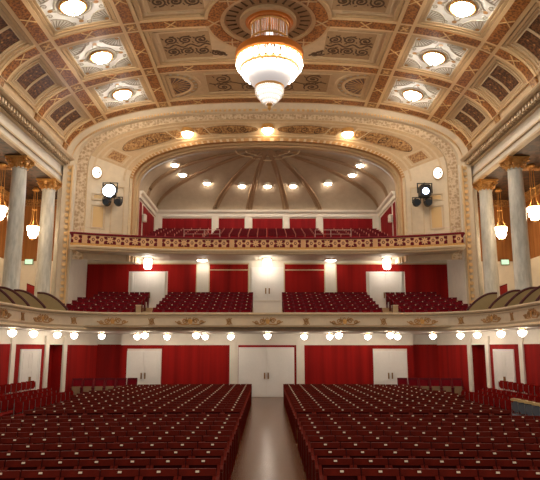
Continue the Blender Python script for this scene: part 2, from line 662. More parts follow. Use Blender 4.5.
# coffers
fr1, fr2, white, greyink, brown = MB(), MB(), MB(), MB(), MB()
panel, ink, dark, lattice = MB(), MB(), MB(), MB()
coffer_lamp_spots = []
for bi in range(3):
    y1, y0 = RIBS[bi] - FW, RIBS[bi + 1] + FW
    yc = (y0 + y1) / 2
    for sg in (-1, 1):
        # lamp coffers
        u0, u1 = sorted((sg * (SL1 + FW), sg * (SL2 - FW)))
        VAULT.frame(fr1, u0 + 0.02, u1 - 0.02, y0 + 0.02, y1 - 0.02, 0.12, 0.085)
        VAULT.frame(fr2, u0 + 0.20, u1 - 0.20, y0 + 0.20, y1 - 0.20, 0.06, 0.05)
        VAULT.slab(white, u0 + 0.26, u1 - 0.26, y0 + 0.26, y1 - 0.26, 0.012, 8, 2)
        uc = (u0 + u1) / 2
        coffer_lamp_spots.append((uc, yc, sg, bi))
        a, b = u1 - uc - 0.27, y1 - yc - 0.27
        VAULT.ring(greyink, uc, yc, 0.60, 0.70, 0.04)
        for su in (-1, 1):
            for sv in (-1, 1):
                cu, cv = uc + su * a, yc + sv * b
                for q in range(7):          # corner shells
                    an = math.atan2(-sv, -su) + (q - 3) * 0.21
                    VAULT.ribbon(greyink, [(cu + r * math.cos(an), cv + r * math.sin(an)) for r in (0.16, 0.42, 0.70)], 0.035, 0.03)
                an0 = math.atan2(-sv, -su)
                VAULT.ribbon(greyink, [(cu + 0.76 * math.cos(an0 + t), cv + 0.76 * math.sin(an0 + t)) for t in np.linspace(-0.72, 0.72, 9)], 0.045, 0.035)
                VAULT.disc(brown, cu - su * 0.12, cv - sv * 0.12, 0.09, 0.09, 0.035, 10)
        for an in (0, PI / 2, PI, 3 * PI / 2):
            r = a if abs(math.cos(an)) > 0.5 else b
            c, d = math.cos(an), math.sin(an)
            VAULT.disc(brown, uc + c * r * 0.80, yc + d * r * 0.80, 0.10, 0.10, 0.035, 8)
            for q in (-0.5, 0.5):
                VAULT.ribbon(greyink, leaf(uc + c * r * 0.78, yc + d * r * 0.78, 0.34, an + PI + q), 0.10, 0.03, 0, True)
                VAULT.ribbon(greyink, spiral(uc + c * r * 0.9 - d * 0.32 * q * 2, yc + d * r * 0.9 + c * 0.32 * q * 2, 0.14, 1.2, an), 0.03, 0.03)
        # side coffers: two dark lattice panels each
        u0, u1 = sorted((sg * (SL2 + FW), sg * SFOOT))
        VAULT.frame(fr1, u0 + 0.05, u1 - 0.02, y0 + 0.05, y1 - 0.05, 0.12, 0.075, 6, 2)
        VAULT.frame(fr2, u0 + 0.2, u1 - 0.17, y0 + 0.3, y1 - 0.3, 0.07, 0.05, 6, 2)
        ylo, yhi = y0 + 0.55, y1 - 0.55
        gap = 0.14
        for k in range(2):
            ya = ylo + k * (yhi - ylo + gap) / 2
            yb = ya + (yhi - ylo - gap) / 2
            VAULT.slab(dark, u0 + 0.40, u1 - 0.34, ya, yb, 0.012, 6, 1)
            VAULT.frame(fr2, u0 + 0.34, u1 - 0.28, ya - 0.06, yb + 0.06, 0.06, 0.04, 5, 1)
            for q in range(1, 4):
                uu = u0 + 0.40 + (u1 - u0 - 0.74) * q / 4
                VAULT.disc(lattice, uu, (ya + yb) / 2, 0.045, 0.045, 0.03, 8)
    # centre panels between the two inner long ribs
    if bi == 0:
        VAULT.frame(fr1, -SL1 + FW + 0.04, SL1 - FW - 0.04, y0 + 0.04, y1 - 0.04, 0.14, 0.07, 24)
        VAULT.slab(panel, -3.1, 3.1, y0 + 0.55, y1 - 0.55, 0.012, 14)
        VAULT.frame(fr2, -3.2, 3.2, y0 + 0.45, y1 - 0.45, 0.08, 0.05, 16)
        scroll_field(VAULT, ink, -3.0, -0.2, y0 + 0.62, y1 - 0.62, 0.07, 0.03, 2)
        scroll_field(VAULT, ink, 0.2, 3.0, y0 + 0.62, y1 - 0.62, 0.07, 0.03, 2)
        for sg in (-1, 1):
            c = sg * (SL1 - FW - 0.32)
            a0, a1 = (-PI / 2, PI / 2) if sg < 0 else (PI / 2, 3 * PI / 2)
            VAULT.disc(dark, c, yc, 1.02, 1.02, 0.012, 20, a0, a1)
            VAULT.ring(fr1, c, yc, 1.04, 1.16, 0.08, 24, a0, a1)
            VAULT.ring(fr2, c, yc, 1.40, 1.55, 0.06, 24, a0, a1)
            VAULT.ring(panel, c, yc, 1.16, 1.40, 0.02, 24, a0, a1)
            for q in range(11):
                an = a0 + (a1 - a0) * (q + 0.5) / 11
                VAULT.ribbon(greyink, [(c + 1.28 * math.cos(an) + t * math.cos(an), yc + 1.28 * math.sin(an) + t * math.sin(an)) for t in (-0.07, 0.07)], 0.12, 0.035)
                VAULT.ribbon(lattice, [(c + r * math.cos(an), yc + r * math.sin(an)) for r in (0.25, 0.6, 0.98)], 0.045, 0.03)
            VAULT.disc(lattice, c, yc, 0.24, 0.24, 0.03, 12, a0, a1)
            VAULT.slab(fr1, c - 0.07, c + 0.07, yc - 1.2, yc + 1.2, 0.07)
    else:
        for sg in (-1, 1):
            u0, u1 = sorted((sg * 1.0, sg * (SL1 - FW - 0.04)))
            s_in, s_out = sg * 2.75, sg * (SL1 - FW - 0.04)
            # frame follows the ring on its inner side
            k = 1 if bi == 1 else -1          # ring lies at the near side of bay 1, far side of bay 2
            yr = y0 if k == 1 else y1
            yo = y1 if k == 1 else y0
            lim = lambda off: [(sg * math.sqrt(max(2.62 ** 2 - (t - ROS[1]) ** 2, 0.0)) + sg * off, t) for t in np.linspace(yr, yo, 9)]
            VAULT.ribbon(fr1, [(s_out - sg * 0.09, t) for t in (yr, yo)], 0.16, 0.07, -0.02)
            VAULT.ribbon(fr1, [(t, yr + k * 0.08) for t in np.linspace(s_in, s_out, 8)], 0.14, 0.07, -0.02)
            VAULT.ribbon(fr1, [(t, yo - k * 0.08) for t in np.linspace(sg * 0.3, s_out, 12)], 0.14, 0.07, -0.02)
            VAULT.ribbon(fr2, [(s_out - sg * 0.36, t) for t in (yr + k * 0.3, yo - k * 0.3)], 0.09, 0.05, -0.02)
            VAULT.ribbon(fr2, [(t, yr + k * 0.34) for t in np.linspace(s_in + sg * 0.25, s_out - sg * 0.36, 8)], 0.09, 0.05, -0.02)
            VAULT.ribbon(fr2, [(t, yo - k * 0.34) for t in np.linspace(sg * 1.9, s_out - sg * 0.36, 8)], 0.09, 0.05, -0.02)
            sa, sb = s_out - sg * 0.55, sg * 2.55
            ya, yb = sorted((yr + k * 0.55, yo - k * 0.55))
            p0, p1 = sorted((sa, sb))
            VAULT.slab(panel, p0, p1, ya - 0.1, yb + 0.1, 0.012, 6)
            scroll_field(VAULT, ink, p0 + 0.05, p1 - 0.05, ya, yb, 0.075, 0.03, 3)
            VAULT.ribbon(ink, [(sb + (sg * 1.9 - sb) * t, yo - k * (0.55 + 0.5 * (1 - t))) for t in np.linspace(0, 1, 10)], 0.09, 0.03)
            for t in (0.25, 0.6):
                VAULT.ribbon(ink, spiral(sb + (sg * 1.9 - sb) * t, yo - k * (0.85 - 0.25 * t), 0.26 - 0.12 * t, 1.5, 0, sg * k), 0.06, 0.03)
# rosette
gold, fill, disc = MB(), MB(), MB()
VAULT.ring(fill, 0, ROS[1], RIN - 0.16, ROUT + 0.14, 0.11, 64)
VAULT.ring(gold, 0, ROS[1], RIN, ROUT, 0.135, 64)
VAULT.ring(disc, 0, ROS[1], 0.3, RIN - 0.16, 0.02, 64)
VAULT.ring(fill, 0, ROS[1], 0.95, 1.18, 0.16, 48)
for k in range(28):
    an = 2 * PI * k / 28
    VAULT.ribbon(ink, [(r * math.cos(an), ROS[1] + r * math.sin(an)) for r in (1.34, 1.45, 1.74)], 0.10, 0.05, 0, True)
for k in range(8):
    an = 2 * PI * k / 8
    for sgn in (-1, 1):
        q = lambda da, r: (r * math.cos(an + da), ROS[1] + r * math.sin(an + da))
        VAULT.ribbon(cross if False else fill, [q(-0.1 * sgn, RIN + 0.02), q(0, (RIN + ROUT) / 2), q(0.1 * sgn, ROUT - 0.02)], 0.06, 0.155, 0.1)
for nm, m in ((fr1, M_VMOULD), (fr2, M_VAULT), (white, M_WHITEPANEL), (greyink, M_GREYINK), (brown, M_OCHRE), (panel, M_PANEL),
              (ink, M_INK), (dark, M_DARKCOFFER), (lattice, M_OCHRE), (fill, M_VMOULD), (gold, M_GOLDRIB), (disc, M_PANEL)):
    struct(trim_name(), nm, m)

# ------------------------------------------------------------------ end wall arch: concentric mouldings
#        a     crown  spring  n    Y
PROF = [(11.00, 16.05, 12.60, 2.50, 31.15),
        (10.86, 15.85, 12.55, 2.55, 31.25),
        (10.50, 15.52, 12.45, 2.60, 31.50),
        (10.44, 15.50, 12.43, 2.60, 31.72),
        (9.95, 15.28, 12.30, 2.58, 31.86),
        (9.86, 15.20, 12.28, 2.58, 31.78),
        (7.78, 14.42, 11.80, 2.42, 32.66),
        (7.72, 14.36, 11.76, 2.42, 32.52),
        (7.58, 14.22, 11.72, 2.42, 32.56),
        (7.54, 14.22, 11.70, 2.40, 32.78),
        (7.44, 14.13, 11.66, 2.40, 32.84),
        (7.42, 14.13, 11.64, 2.40, 33.02),
        (7.35, 14.05, 11.60, 2.40, 33.06),
        (7.35, 14.05, 11.60, 2.40, 33.45)]


def arch_pt(P, t, zb):
    """t in [-1, 2]: -1..0 left jamb, 0..1 arch, 1..2 right jamb"""
    a, zc, zs, n, Y = P
    if t < 0:
        return (-a, Y, zb + (zs - zb) * (t + 1))
    if t > 1:
        return (a, Y, zb + (zs - zb) * (2 - t))
    th = PI * (1 - t)
    c, s = math.cos(th), math.sin(th)
    return (math.copysign(a * abs(c) ** (2 / n), c), Y, zs + (zc - zs) * max(s, 0.0) ** (2 / n))


def arch_band(mb, i, j, zb, nt=96, clip=None):
    T = [-1, -0.5] + list((1 - np.cos(PI * np.linspace(0, 1, nt))) / 2 * 0.5 + np.linspace(0, 1, nt) * 0.5) + [1.5, 2]
    if clip:
        T = [t for t in np.linspace(clip[0], clip[1], nt)]
    mb.grid([[arch_pt(P, t, zb) for P in PROF[i:j + 1]] for t in T])


for (i, j, zb, m) in ((0, 3, 3.6, M_CREAM), (3, 4, 7.3, M_STRIP), (4, 5, 7.3, M_MOULD), (6, 8, 7.3, M_MOULD), (8, 9, 7.3, M_OCHRE), (9, 13, 7.3, M_TAN)):
    mb = MB()
    arch_band(mb, i, j, zb)
    struct(trim_name(), mb, m, smooth=True)


mb = MB()
for c in ((-1, 0.06), (0.94, 2)):
    arch_band(mb, 5, 6, 7.3, 40, c)
struct(trim_name(), mb, M_CREAM, smooth=True)
mb = MB()
arch_band(mb, 5, 6, 7.3, 96, (0.06, 0.94))
struct(trim_name(), mb, mat('tan_frieze_ground', (208, 178, 138), 0.6, var=0.12, vscale=4), smooth=True)


def lerpP(i, j, k):
    return tuple(a + (b - a) * k for a, b in zip(PROF[i], PROF[j]))


def frieze(u, v):       # u in 0..1 round the arch (jambs outside), v 0..1 outer to inner
    return arch_pt(lerpP(5, 6, v), u, 7.3)


# work in metres along the arch: w -> t
_tt = np.linspace(-1, 2, 1500)
_pp = np.array([arch_pt(lerpP(5, 6, 0.5), t, 7.3) for t in _tt])
_ll = np.concatenate([[0], np.cumsum(np.linalg.norm(np.diff(_pp, axis=0), axis=1))])
_ll -= np.interp(0.5, _tt, _ll)
FRZ = Surf(lambda w, d: frieze(float(np.interp(w, _ll, _tt)), 0.5 + d / 1.25), (0, 20, 8))
fz_panel, fz_ink, fz_gold = MB(), MB(), MB()
for sg in (-1, 1):
    for c, l in ((2.1, 1.5), (6.6, 1.6), ):
        FRZ.ring(fz_gold, sg * c, 0, 0.0, l, 0.012, 30, sv=0.17)
        FRZ.ring(fz_ink, sg * c, 0, l, l + 0.05, 0.02, 30, sv=0.18)
        for k in (-0.5, 0, 0.5):
            FRZ.ribbon(fz_ink, spiral(sg * c + k * l, 0, 0.22, 1.5, k, 1), 0.05, 0.025)
    for c in (3.75, 5.1, 8.75):
        FRZ.slab(fz_gold, sg * c - 0.26, sg * c + 0.26, -0.22, 0.22, 0.012)
        FRZ.frame(fz_panel, sg * c - 0.38, sg * c + 0.38, -0.34, 0.34, 0.06, 0.03, 2, 1)
for d in (-0.46, 0.46):
    FRZ.ribbon(fz_panel, [(w, d) for w in np.linspace(-10, 10, 120)], 0.06, 0.035, -0.02)
struct(trim_name(), fz_panel, M_MOULD)
struct(trim_name(), fz_ink, M_INK)
struct(trim_name(), fz_gold, M_FRIEZE)
# gilt bead line round the inner arch and dentils under the ceiling edge
bead, dash = MB(), MB()
P8 = PROF[7]
ts = np.linspace(0.02, 0.98, 62)
for k in range(0, 61):
    a, b = np.array(arch_pt(PROF[7], ts[k], 7.3)), np.array(arch_pt(PROF[7], ts[k] + 0.010, 7.3))
    c, d = np.array(arch_pt(PROF[8], ts[k] + 0.010, 7.3)), np.array(arch_pt(PROF[8], ts[k], 7.3))
    off = np.array((0, -0.03, 0))
    dash.add([a + off, b + off, c + off, d + off, a, b, c, d], [(0, 1, 2, 3), (0, 4, 5, 1), (1, 5, 6, 2), (2, 6, 7, 3), (3, 7, 4, 0)])
struct(trim_name(), dash, M_OCHRE)
for k in range(150):
    t = 0.03 + 0.94 * k / 149
    p = np.array(arch_pt(lerpP(1, 2, 0.55), t, 3.6))
    q = np.array(arch_pt(lerpP(1, 2, 0.55), t + 0.003, 3.6))
    bead.add([p + (0, -.04, -.02), q + (0, -.04, -.02), q + (0, -.04, -.12), p + (0, -.04, -.12), p, q, q + (0, .05, -.12), p + (0, .05, -.12)],
             [(0, 1, 2, 3), (0, 4, 5, 1), (1, 5, 6, 2), (2, 6, 7, 3), (3, 7, 4, 0)])
struct(trim_name(), bead, M_GILTLINE)

# piers that carry the arch, with a gilt ornament strip and wall panels
for sg, side in ((-1, 'left'), (1, 'right')):
    mb = MB()
    mb.box(*sorted((sg * 10.46, sg * 11.2)), 31.52, 36.0, 3.6, 12.5)
    struct('wall_%s_pier' % side, mb, M_IVORY)
    mb = MB()
    for k in range(26):
        z = 3.9 + k * 0.33
        mb.rbox(*sorted((sg * 10.62, sg * 10.80)), 31.27, 31.36, z, z + 0.2, 0.05)
    struct(trim_name(), mb, mat('pale_ochre_relief', (222, 184, 128), 0.5))
    mb = MB()
    for x0, x1 in ((10.56, 10.60), (10.82, 10.86)):
        mb.box(*sorted((sg * x0, sg * x1)), 31.27, 31.5, 3.7, 12.4)
    struct(trim_name(), mb, M_GILTLINE)
    # framed panels on the splayed wall beside the opening
    fr, yel = MB(), MB()
    X = lambda v: lerpP(5, 6, v)

    def jamb(v, z, h=0.0):
        P = X(v)
        d = np.array((sg * (PROF[6][0] - PROF[5][0]), PROF[6][4] - PROF[5][4]))
        n = np.array((d[1], -sg * d[0] * sg)) if False else np.array((-sg * abs(d[1]), -abs(d[0])))
        n = n / np.linalg.norm(n)
        return (sg * P[0] + n[0] * h, P[4] + n[1] * h, z)

    J = Surf(lambda u, z: jamb(u, z), (0, 15, 10))
    for (v0, v1, z0, z1, filled) in ((0.12, 0.46, 9.0, 10.35, True), (0.12, 0.46, 10.6, 11.0, True), (0.58, 0.9, 8.8, 11.5, False)):
        J.frame(fr, v0, v1, z0, z1, 0.028, 0.05, 1, 1, 0.06)
        if filled:
            J.slab(yel, v0 + 0.05, v1 - 0.05, z0 + 0.1, z1 - 0.1, 0.01)
    J.slab(fr, 0.0, 1.0, 8.6, 8.68, 0.06)
    struct(trim_name(), fr, M_MOULD)
    struct(trim_name(), yel, mat('pale_yellow_panel', (222, 186, 128), 0.6))

# ------------------------------------------------------------------ upper alcove with ribbed half dome
AX, AY0, AY1, AZ = 7.35, 33.40, 38.45, 11.50
APEX = (0.0, 33.38, 14.03)
DN = 1.45


def perim(u):
    """u 0..1 along left side, back, right side"""
    Ls, Lb = AY1 - AY0, 2 * AX
    d = u * (2 * Ls + Lb)
    if d < Ls:
        return (-AX, AY0 + d)
    if d < Ls + Lb:
        return (-AX + d - Ls, AY1)
    return (AX, AY1 - (d - Ls - Lb))


def dome(u, v):
    x, y = perim(min(max(u, 0.0), 1.0))
    th = min(max(v, 0.0), 1.0) * PI / 2
    cx = abs(x - APEX[0]) / (math.hypot(x - APEX[0], y - APEX[1]) + 1e-9)
    dn = DN + 0.95 * cx ** 4
    k = max(math.cos(th), 0.0) ** (2 / dn)
    r = max(math.sin(th), 0.0) ** (2 / dn)
    return (APEX[0] + (x - APEX[0]) * k, APEX[1] + (y - APEX[1]) * k, AZ + (APEX[2] - AZ) * r)


mb = MB()
us = np.unique(np.concatenate([np.linspace(0, 1, 81), [(AY1 - AY0) / (2 * (AY1 - AY0) + 2 * AX), 1 - (AY1 - AY0) / (2 * (AY1 - AY0) + 2 * AX)]]))
mb.grid([[dome(u, v) for v in np.linspace(0, 1, 25)] for u in us])
struct('ceiling_alcove', mb, M_DOME, smooth=True)
TOT = 2 * (AY1 - AY0) + 2 * AX
u_back = lambda x: ((AY1 - AY0) + x + AX) / TOT
u_cor = (AY1 - AY0) / TOT
rib_u = [u_cor * 0.42, u_cor, u_back(-3.42), u_back(-1.22), u_back(1.22), u_back(3.42), 1 - u_cor, 1 - u_cor * 0.42]
mb = MB()
for u in rib_u:
    pts = [Vector(dome(u, v)) for v in np.linspace(0.01, 0.95, 20)]
    for off in (-0.17, 0.17):
        row = []
        P = []
        for i, p in enumerate(pts):
            side = Vector((-(perim(u)[1] - APEX[1]), perim(u)[0] - APEX[0], 0)).normalized()
            sc = 1.0 - 0.55 * i / 19
            P.append(p + side * off * sc + Vector((0, -0.02, -0.03)))
        mb.tube(P, 0.06, 6)
    mb.tube([p + Vector((0, 0, 0.03)) for p in pts], 0.13, 8)
struct(trim_name(), mb, M_DOMERIB, smooth=True)
# shell ornament where the ribs meet
mb = MB()
for r in (0.85, 1.25):
    pts = [(r * 1.5 * math.cos(a), APEX[1] + 0.08 + r * math.sin(a) * 0.9, 0) for a in np.linspace(0.05, PI - 0.05, 24)]
    P = []
    for x, y, _ in pts:
        # height on the dome below
        best = min((abs(px - x) + abs(py - y), pz) for px, py, pz in (dome(u, v) for u in np.linspace(0, 1, 41) for v in (0.6, 0.7, 0.75, 0.8, 0.85, 0.9, 0.95)))
        P.append((x, y, best[1] - 0.06))
    mb.tube(P, 0.05, 6)
struct(trim_name(), mb, M_MOULD, smooth=True)

# alcove walls
mb = MB()
mb.box(-AX - 0.3, AX + 0.3, AY1, AY1 + 0.3, 7.4, AZ + 0.1)
struct('wall_alcove_back', mb, M_IVORY)
for sg, side in ((-1, 'left'), (1, 'right')):
    mb = MB()
    mb.box(*sorted((sg * AX, sg * (AX + 0.3))), AY0, AY1 + 0.3, 7.4, AZ + 0.1)
    struct('wall_alcove_%s' % side, mb, M_IVORY)
    mb = MB()
    mb.box(*sorted((sg * (AX - 0.02), sg * AX)), AY0 + 1.2, AY1 - 0.5, 8.6, 10.95)
    mb.box(*sorted((sg * (AX - 0.02), sg * AX)), AY0 + 0.15, AY0 + 0.8, 8.6, 10.95)
    struct('wall_alcove_%s_cloth' % side, mb, M_RED2)
mb = MB()
for x0, x1 in ((-6.95, -3.65), (-3.18, -1.5), (-0.98, 0.98), (1.45, 3.16), (3.63, 6.95)):
    mb.box(x0, x1, AY1 - 0.02, AY1, 8.6, 11.0)
struct('wall_alcove_back_cloth', mb, M_RED2)
mb = MB()
prof = [(0.0, AZ - 0.42), (0.08, AZ - 0.40), (0.10, AZ - 0.2), (0.2, AZ - 0.1), (0.24, AZ + 0.03), (0.0, AZ + 0.03)]
mb.sweep([(AX, AY0), (AX, AY1 - .001)], prof)
mb.sweep([(AX, AY1), (-AX, AY1)], prof)
mb.sweep([(-AX, AY1 - .001), (-AX, AY0)], prof)
struct(trim_name(), mb, M_IVORY)
mb = MB()
for x in (-7.1, -3.42, -1.22, 1.22, 3.42, 7.1):
    mb.box(x - 0.22, x + 0.22, AY1 - 0.08, AY1, 8.6, AZ - 0.4)
struct(trim_name(), mb, M_IVORY)
# stepped floor of the upper balcony
mb = MB()
UP_ROWS = [(33.15 + 0.85 * i, 7.95 + 0.255 * i) for i in range(6)]
for i, (y, z) in enumerate(UP_ROWS):
    mb.box(-AX + 0.02, AX - 0.02, y - 0.45, (UP_ROWS[i + 1][0] - 0.45) if i < 5 else AY1 - 0.02, 7.7, z)
struct('upper_balcony_floor', mb, M_TAN)

# ------------------------------------------------------------------ upper balcony: slab, balustrade


def up_path(x):
    return 31.72 - 0.00156 * abs(x) ** 3


up_xs = np.concatenate([np.linspace(-10.0, -6, 16), np.linspace(-5.5, 5.5, 14), np.linspace(6, 10.0, 16)])
UPP = [(-10.25, 31.4)] + [(x, up_path(x)) for x in up_xs] + [(10.25, 31.4)]           # left to right; left normal points to +Y (into the balcony)
mb = MB()
mb.grid([[(x, up_path(x) + 0.02, 7.64), (x, max(up_path(x) + 0.02, 34.55), 7.64)] for x in up_xs])
mb.grid([[(x, up_path(x) + 0.02, 7.76), (x, max(up_path(x) + 0.02, 33.0), 7.76)] for x in up_xs])
struct('balcony_slab_upper', mb, M_SOFFIT)
mb = MB()
mb.sweep(UPP, [(-0.10, 7.70), (-0.12, 7.78), (-0.05, 7.84), (0.1, 7.84), (0.1, 7.60), (0.03, 7.56), (-0.02, 7.60), (-0.03, 7.66)])
struct(trim_name(), mb, M_MOULD)
rail = thing('balustrade', 'curved upper balcony balustrade with gilt stars on dark red velvet', 'balustrade', (0, 31.7, 7.84))


def under(root, o):
    o.matrix_parent_inverse = Matrix.Translation(-Vector(root.location))
    return o


mb = MB(); mb.sweep(UPP, [(-0.03, 7.84), (0.04, 7.84), (0.04, 8.38), (-0.03, 8.38)])
under(rail, mb.build('velvet_panel', M_VELVET, rail))
mb = MB(); mb.sweep(UPP, [(-0.10, 8.37), (-0.12, 8.43), (-0.07, 8.49), (0.10, 8.49), (0.12, 8.37)])
under(rail, mb.build('top_rail', M_VELVET, rail))
mb = MB(); mb.sweep(UPP, [(-0.07, 7.80), (-0.07, 7.93), (0.0, 7.93), (0.0, 7.80)])
under(rail, mb.build('bottom_rail', M_GILT, rail))
upl = [0.0]
for a, b in zip(UPP[:-1], UPP[1:]):
    upl.append(upl[-1] + math.hypot(b[0] - a[0], b[1] - a[1]))
UPLEN = upl[-1]
UPSURF = Surf(lambda s, z: (float(np.interp(s, upl, [p[0] for p in UPP])), float(np.interp(s, upl, [p[1] for p in UPP])) - 0.035, z), (0, 10, 9))
star, posts = MB(), []
NS = 54
for k in range(NS):
    s = (k + 0.5) * UPLEN / NS
    z = 8.155
    if k % 3 == 1 and k % 9 != 4:
        for a in range(8):
            an = a * PI / 4
            UPSURF.ribbon(star, [(s + r * math.cos(an), z + r * math.sin(an) * 1.05) for r in (0.02, 0.10, 0.195)], 0.14, 0.035, 0, True)
        UPSURF.ring(star, s, z, 0.05, 0.10, 0.045, 16)
    elif k % 9 == 4:
        post = MB(); posts.append(post)
        UPSURF.slab(post, s - 0.13, s + 0.13, 7.93, 8.37, 0.05)
        for a in range(8):
            an = a * PI / 4
            UPSURF.ribbon(star, [(s + r * math.cos(an), z + r * math.sin(an) * 1.05) for r in (0.02, 0.10, 0.17)], 0.09, 0.075, 0.03, True)
    else:
        UPSURF.ring(star, s, z, 0.075, 0.15, 0.035, 18, sv=1.25)
        for a in (PI / 2, -PI / 2):
            UPSURF.ribbon(star, [(s, z + math.sin(a) * r) for r in (0.1, 0.17, 0.215)], 0.24, 0.03)
        for a in (0, PI):
            UPSURF.ribbon(star, [(s + math.cos(a) * r, z) for r in (0.13, 0.17, 0.205)], 0.08, 0.03)
        UPSURF.disc(star, s, z, 0.035, 0.05, 0.03, 8)
UPSURF.ribbon(star, [(s, 8.355) for s in np.linspace(0.05, UPLEN - 0.05, 60)], 0.035, 0.03)
M_UPARM = mat('pale_red_armrest', (196, 112, 92), 0.5)
M_STAR = mat('pale_gilt_star', (226, 176, 124), 0.4, 0.25)
under(rail, star.build('gilt_ornament', M_STAR, rail))
for po in posts:
    under(rail, po.build('gilt_post', M_STAR, rail))
# thin steel guard rails behind the balustrade
for xs, wh in (((-4.55, -3.45, -2.6), 'left of the centre aisle'), ((2.6, 3.45, 4.55), 'right of the centre aisle')):
    g = thing('guard_rail', 'thin pale steel guard rail behind the balustrade, ' + wh, 'guard rail', (xs[1], 32.1, 7.76))
    mb = MB()
    mb.tube([(xs[0], 32.1, 8.98), (xs[-1], 32.1, 8.98)], 0.013)
    mb.tube([(xs[0], 32.1, 8.75), (xs[-1], 32.1, 8.75)], 0.008)
    under(g, mb.build('top_bar', M_PALEPAINT, g))
    for x in xs:
        mb = MB()
        mb.tube([(x, 32.1, 7.77), (x, 32.1, 8.98)], 0.013)
        under(g, mb.build('post', M_PALEPAINT, g))
for sg, wh in ((-1, 'left'), (1, 'right')):
    g = thing('guard_rail', 'low wire guard rail at the %s end of the upper balcony' % wh, 'guard rail', (sg * 9.7, 30.9, 7.76))
    mb = MB()
    x0, x1 = sg * 9.9, sg * 8.9
    mb.tube([(x0, 31.0, 8.92), (x1, 31.3, 8.92)], 0.013)
    mb.tube([(x0, 31.0, 8.70), (x1, 31.3, 8.70)], 0.008)
    under(g, mb.build('top_bar', M_PALEPAINT, g))
    for x, y in ((x0, 31.0), (x1, 31.3)):
        mb = MB()
        mb.tube([(x, y, 7.77), (x, y, 8.92)], 0.013)
        under(g, mb.build('post', M_PALEPAINT, g))

# ------------------------------------------------------------------ first balcony level: back wall, doors
YB1 = 34.5
mb = MB()
mb.box(-10.6, 10.6, YB1, YB1 + 0.25, 3.5, 7.8)
struct('wall_balcony_back', mb, M_IVORY)
mb = MB()
for x0, x1 in ((-10.42, -8.0), (-5.75, -4.12), (-3.34, -1.12), (1.0, 3.28), (4.0, 5.7), (7.95, 10.5)):
    mb.box(x0, x1, YB1 - 0.02, YB1, 4.3, 7.42)
mb.box(-8.0, -5.75, YB1 - 0.02, YB1, 7.0, 7.42)
mb.box(5.7, 7.95, YB1 - 0.02, YB1, 7.0, 7.42)
struct('wall_balcony_cloth', mb, M_RED)
mb = MB()
for x0, x1 in ((-3.34, -1.12), (1.0, 3.28)):
    mb.box(x0, x1, YB1 - 0.05, YB1 - 0.015, 7.06, 7.11)
for x0, x1 in ((-10.42, -4.12), (-3.34, -1.12), (1.0, 3.28), (4.0, 10.5)):
    mb.box(x0 - 0.05, x1 + 0.05, YB1 - 0.05, YB1 - 0.01, 7.42, 7.5)
    mb.box(x0 - 0.06, x0, YB1 - 0.05, YB1 - 0.01, 4.3, 7.5)
    mb.box(x1, x1 + 0.06, YB1 - 0.05, YB1 - 0.01, 4.3, 7.5)
struct(trim_name(), mb, M_MOULD)
for sg, side in ((-1, 'left'), (1, 'right')):
    mb = MB()
    mb.box(*sorted((sg * 10.42, sg * 10.47)), 31.5, YB1 + 0.1, 3.5, 7.7)
    struct('wall_balcony_' + side, mb, M_IVORY)


def door_mesh(n, x0, x1, z0, z1, Y, frame_w=0.09, rows=3, fr_mat=None, handles=True, M=None):
    """double-leaf white panelled door in the plane y = Y facing -y"""
    d = structroot('door_%d' % n)
    if M is not None:
        d.matrix_world = M
    xm = (x0 + x1) / 2
    for a, b in ((x0, xm - 0.006), (xm + 0.006, x1)):
        mb = MB()
        mb.box(a, b, Y - 0.06, Y - 0.01, z0, z1)
        zz = np.linspace(z0 + 0.1, z1 - 0.1, rows + 1)
        for k in range(rows):
            for c0, c1 in ((a + 0.08, (a + b) / 2 - 0.03), ((a + b) / 2 + 0.03, b - 0.08)) if b - a > 1.0 else ((a + 0.09, b - 0.09),):
                q0, q1 = zz[k] + 0.04, zz[k + 1] - 0.04
                mb.box(c0, c1, Y - 0.075, Y - 0.06, q0, q0 + 0.03)
                mb.box(c0, c1, Y - 0.075, Y - 0.06, q1 - 0.03, q1)
                mb.box(c0, c0 + 0.03, Y - 0.075, Y - 0.06, q0, q1)
                mb.box(c1 - 0.03, c1, Y - 0.075, Y - 0.06, q0, q1)
        mb.build('door_leaf', M_DOOR, d)
    mb = MB()
    mb.box(x0 - frame_w, x0, Y - 0.09, Y, z0, z1 + frame_w)
    mb.box(x1, x1 + frame_w, Y - 0.09, Y, z0, z1 + frame_w)
    mb.box(x0, x1, Y - 0.09, Y, z1, z1 + frame_w)
    mb.build('door_frame', fr_mat or M_DOOR, d)
    if handles:
        for s in (-1, 1):
            mb = MB()
            mb.box(xm + s * 0.10 - 0.035, xm + s * 0.10 + 0.035, Y - 0.11, Y - 0.06, z0 + 0.95, z0 + 1.28)
            mb.tube([(xm + s * 0.10, Y - 0.16, z0 + 0.97), (xm + s * 0.10, Y - 0.16, z0 + 1.26)], 0.02)
            mb.build('door_handle', M_BRASS, d)
    return d


door_mesh(1, -0.84, 0.84, 4.75, 7.15, YB1)
door_mesh(2, -7.72, -6.0, 4.5, 6.88, YB1, rows=3)
door_mesh(3, 5.95, 7.67, 4.5, 6.88, YB1, rows=3)

# ------------------------------------------------------------------ first balcony: curved parapet, stepped floor
BX, BY = 9.75, 28.5


def bal_path():
    pts = [(-BX, y) for y in np.linspace(15, 24.9, 12)]
    for k in range(1, 17):
        a = PI / 2 * k / 16
        pts.append((-BX + 3.2 * (1 - math.cos(a)), 24.9 + 3.6 * math.sin(a)))
    pts += [(x, BY) for x in np.linspace(-5.9, 0, 8)]
    pts += [(-x, y) for x, y in reversed(pts[:-1])]
    return pts


BP = bal_path()          # left near -> round -> right near; the left normal points out of the hall? fixed below
_t = Vector((BP[1][0] - BP[0][0], BP[1][1] - BP[0][1]))
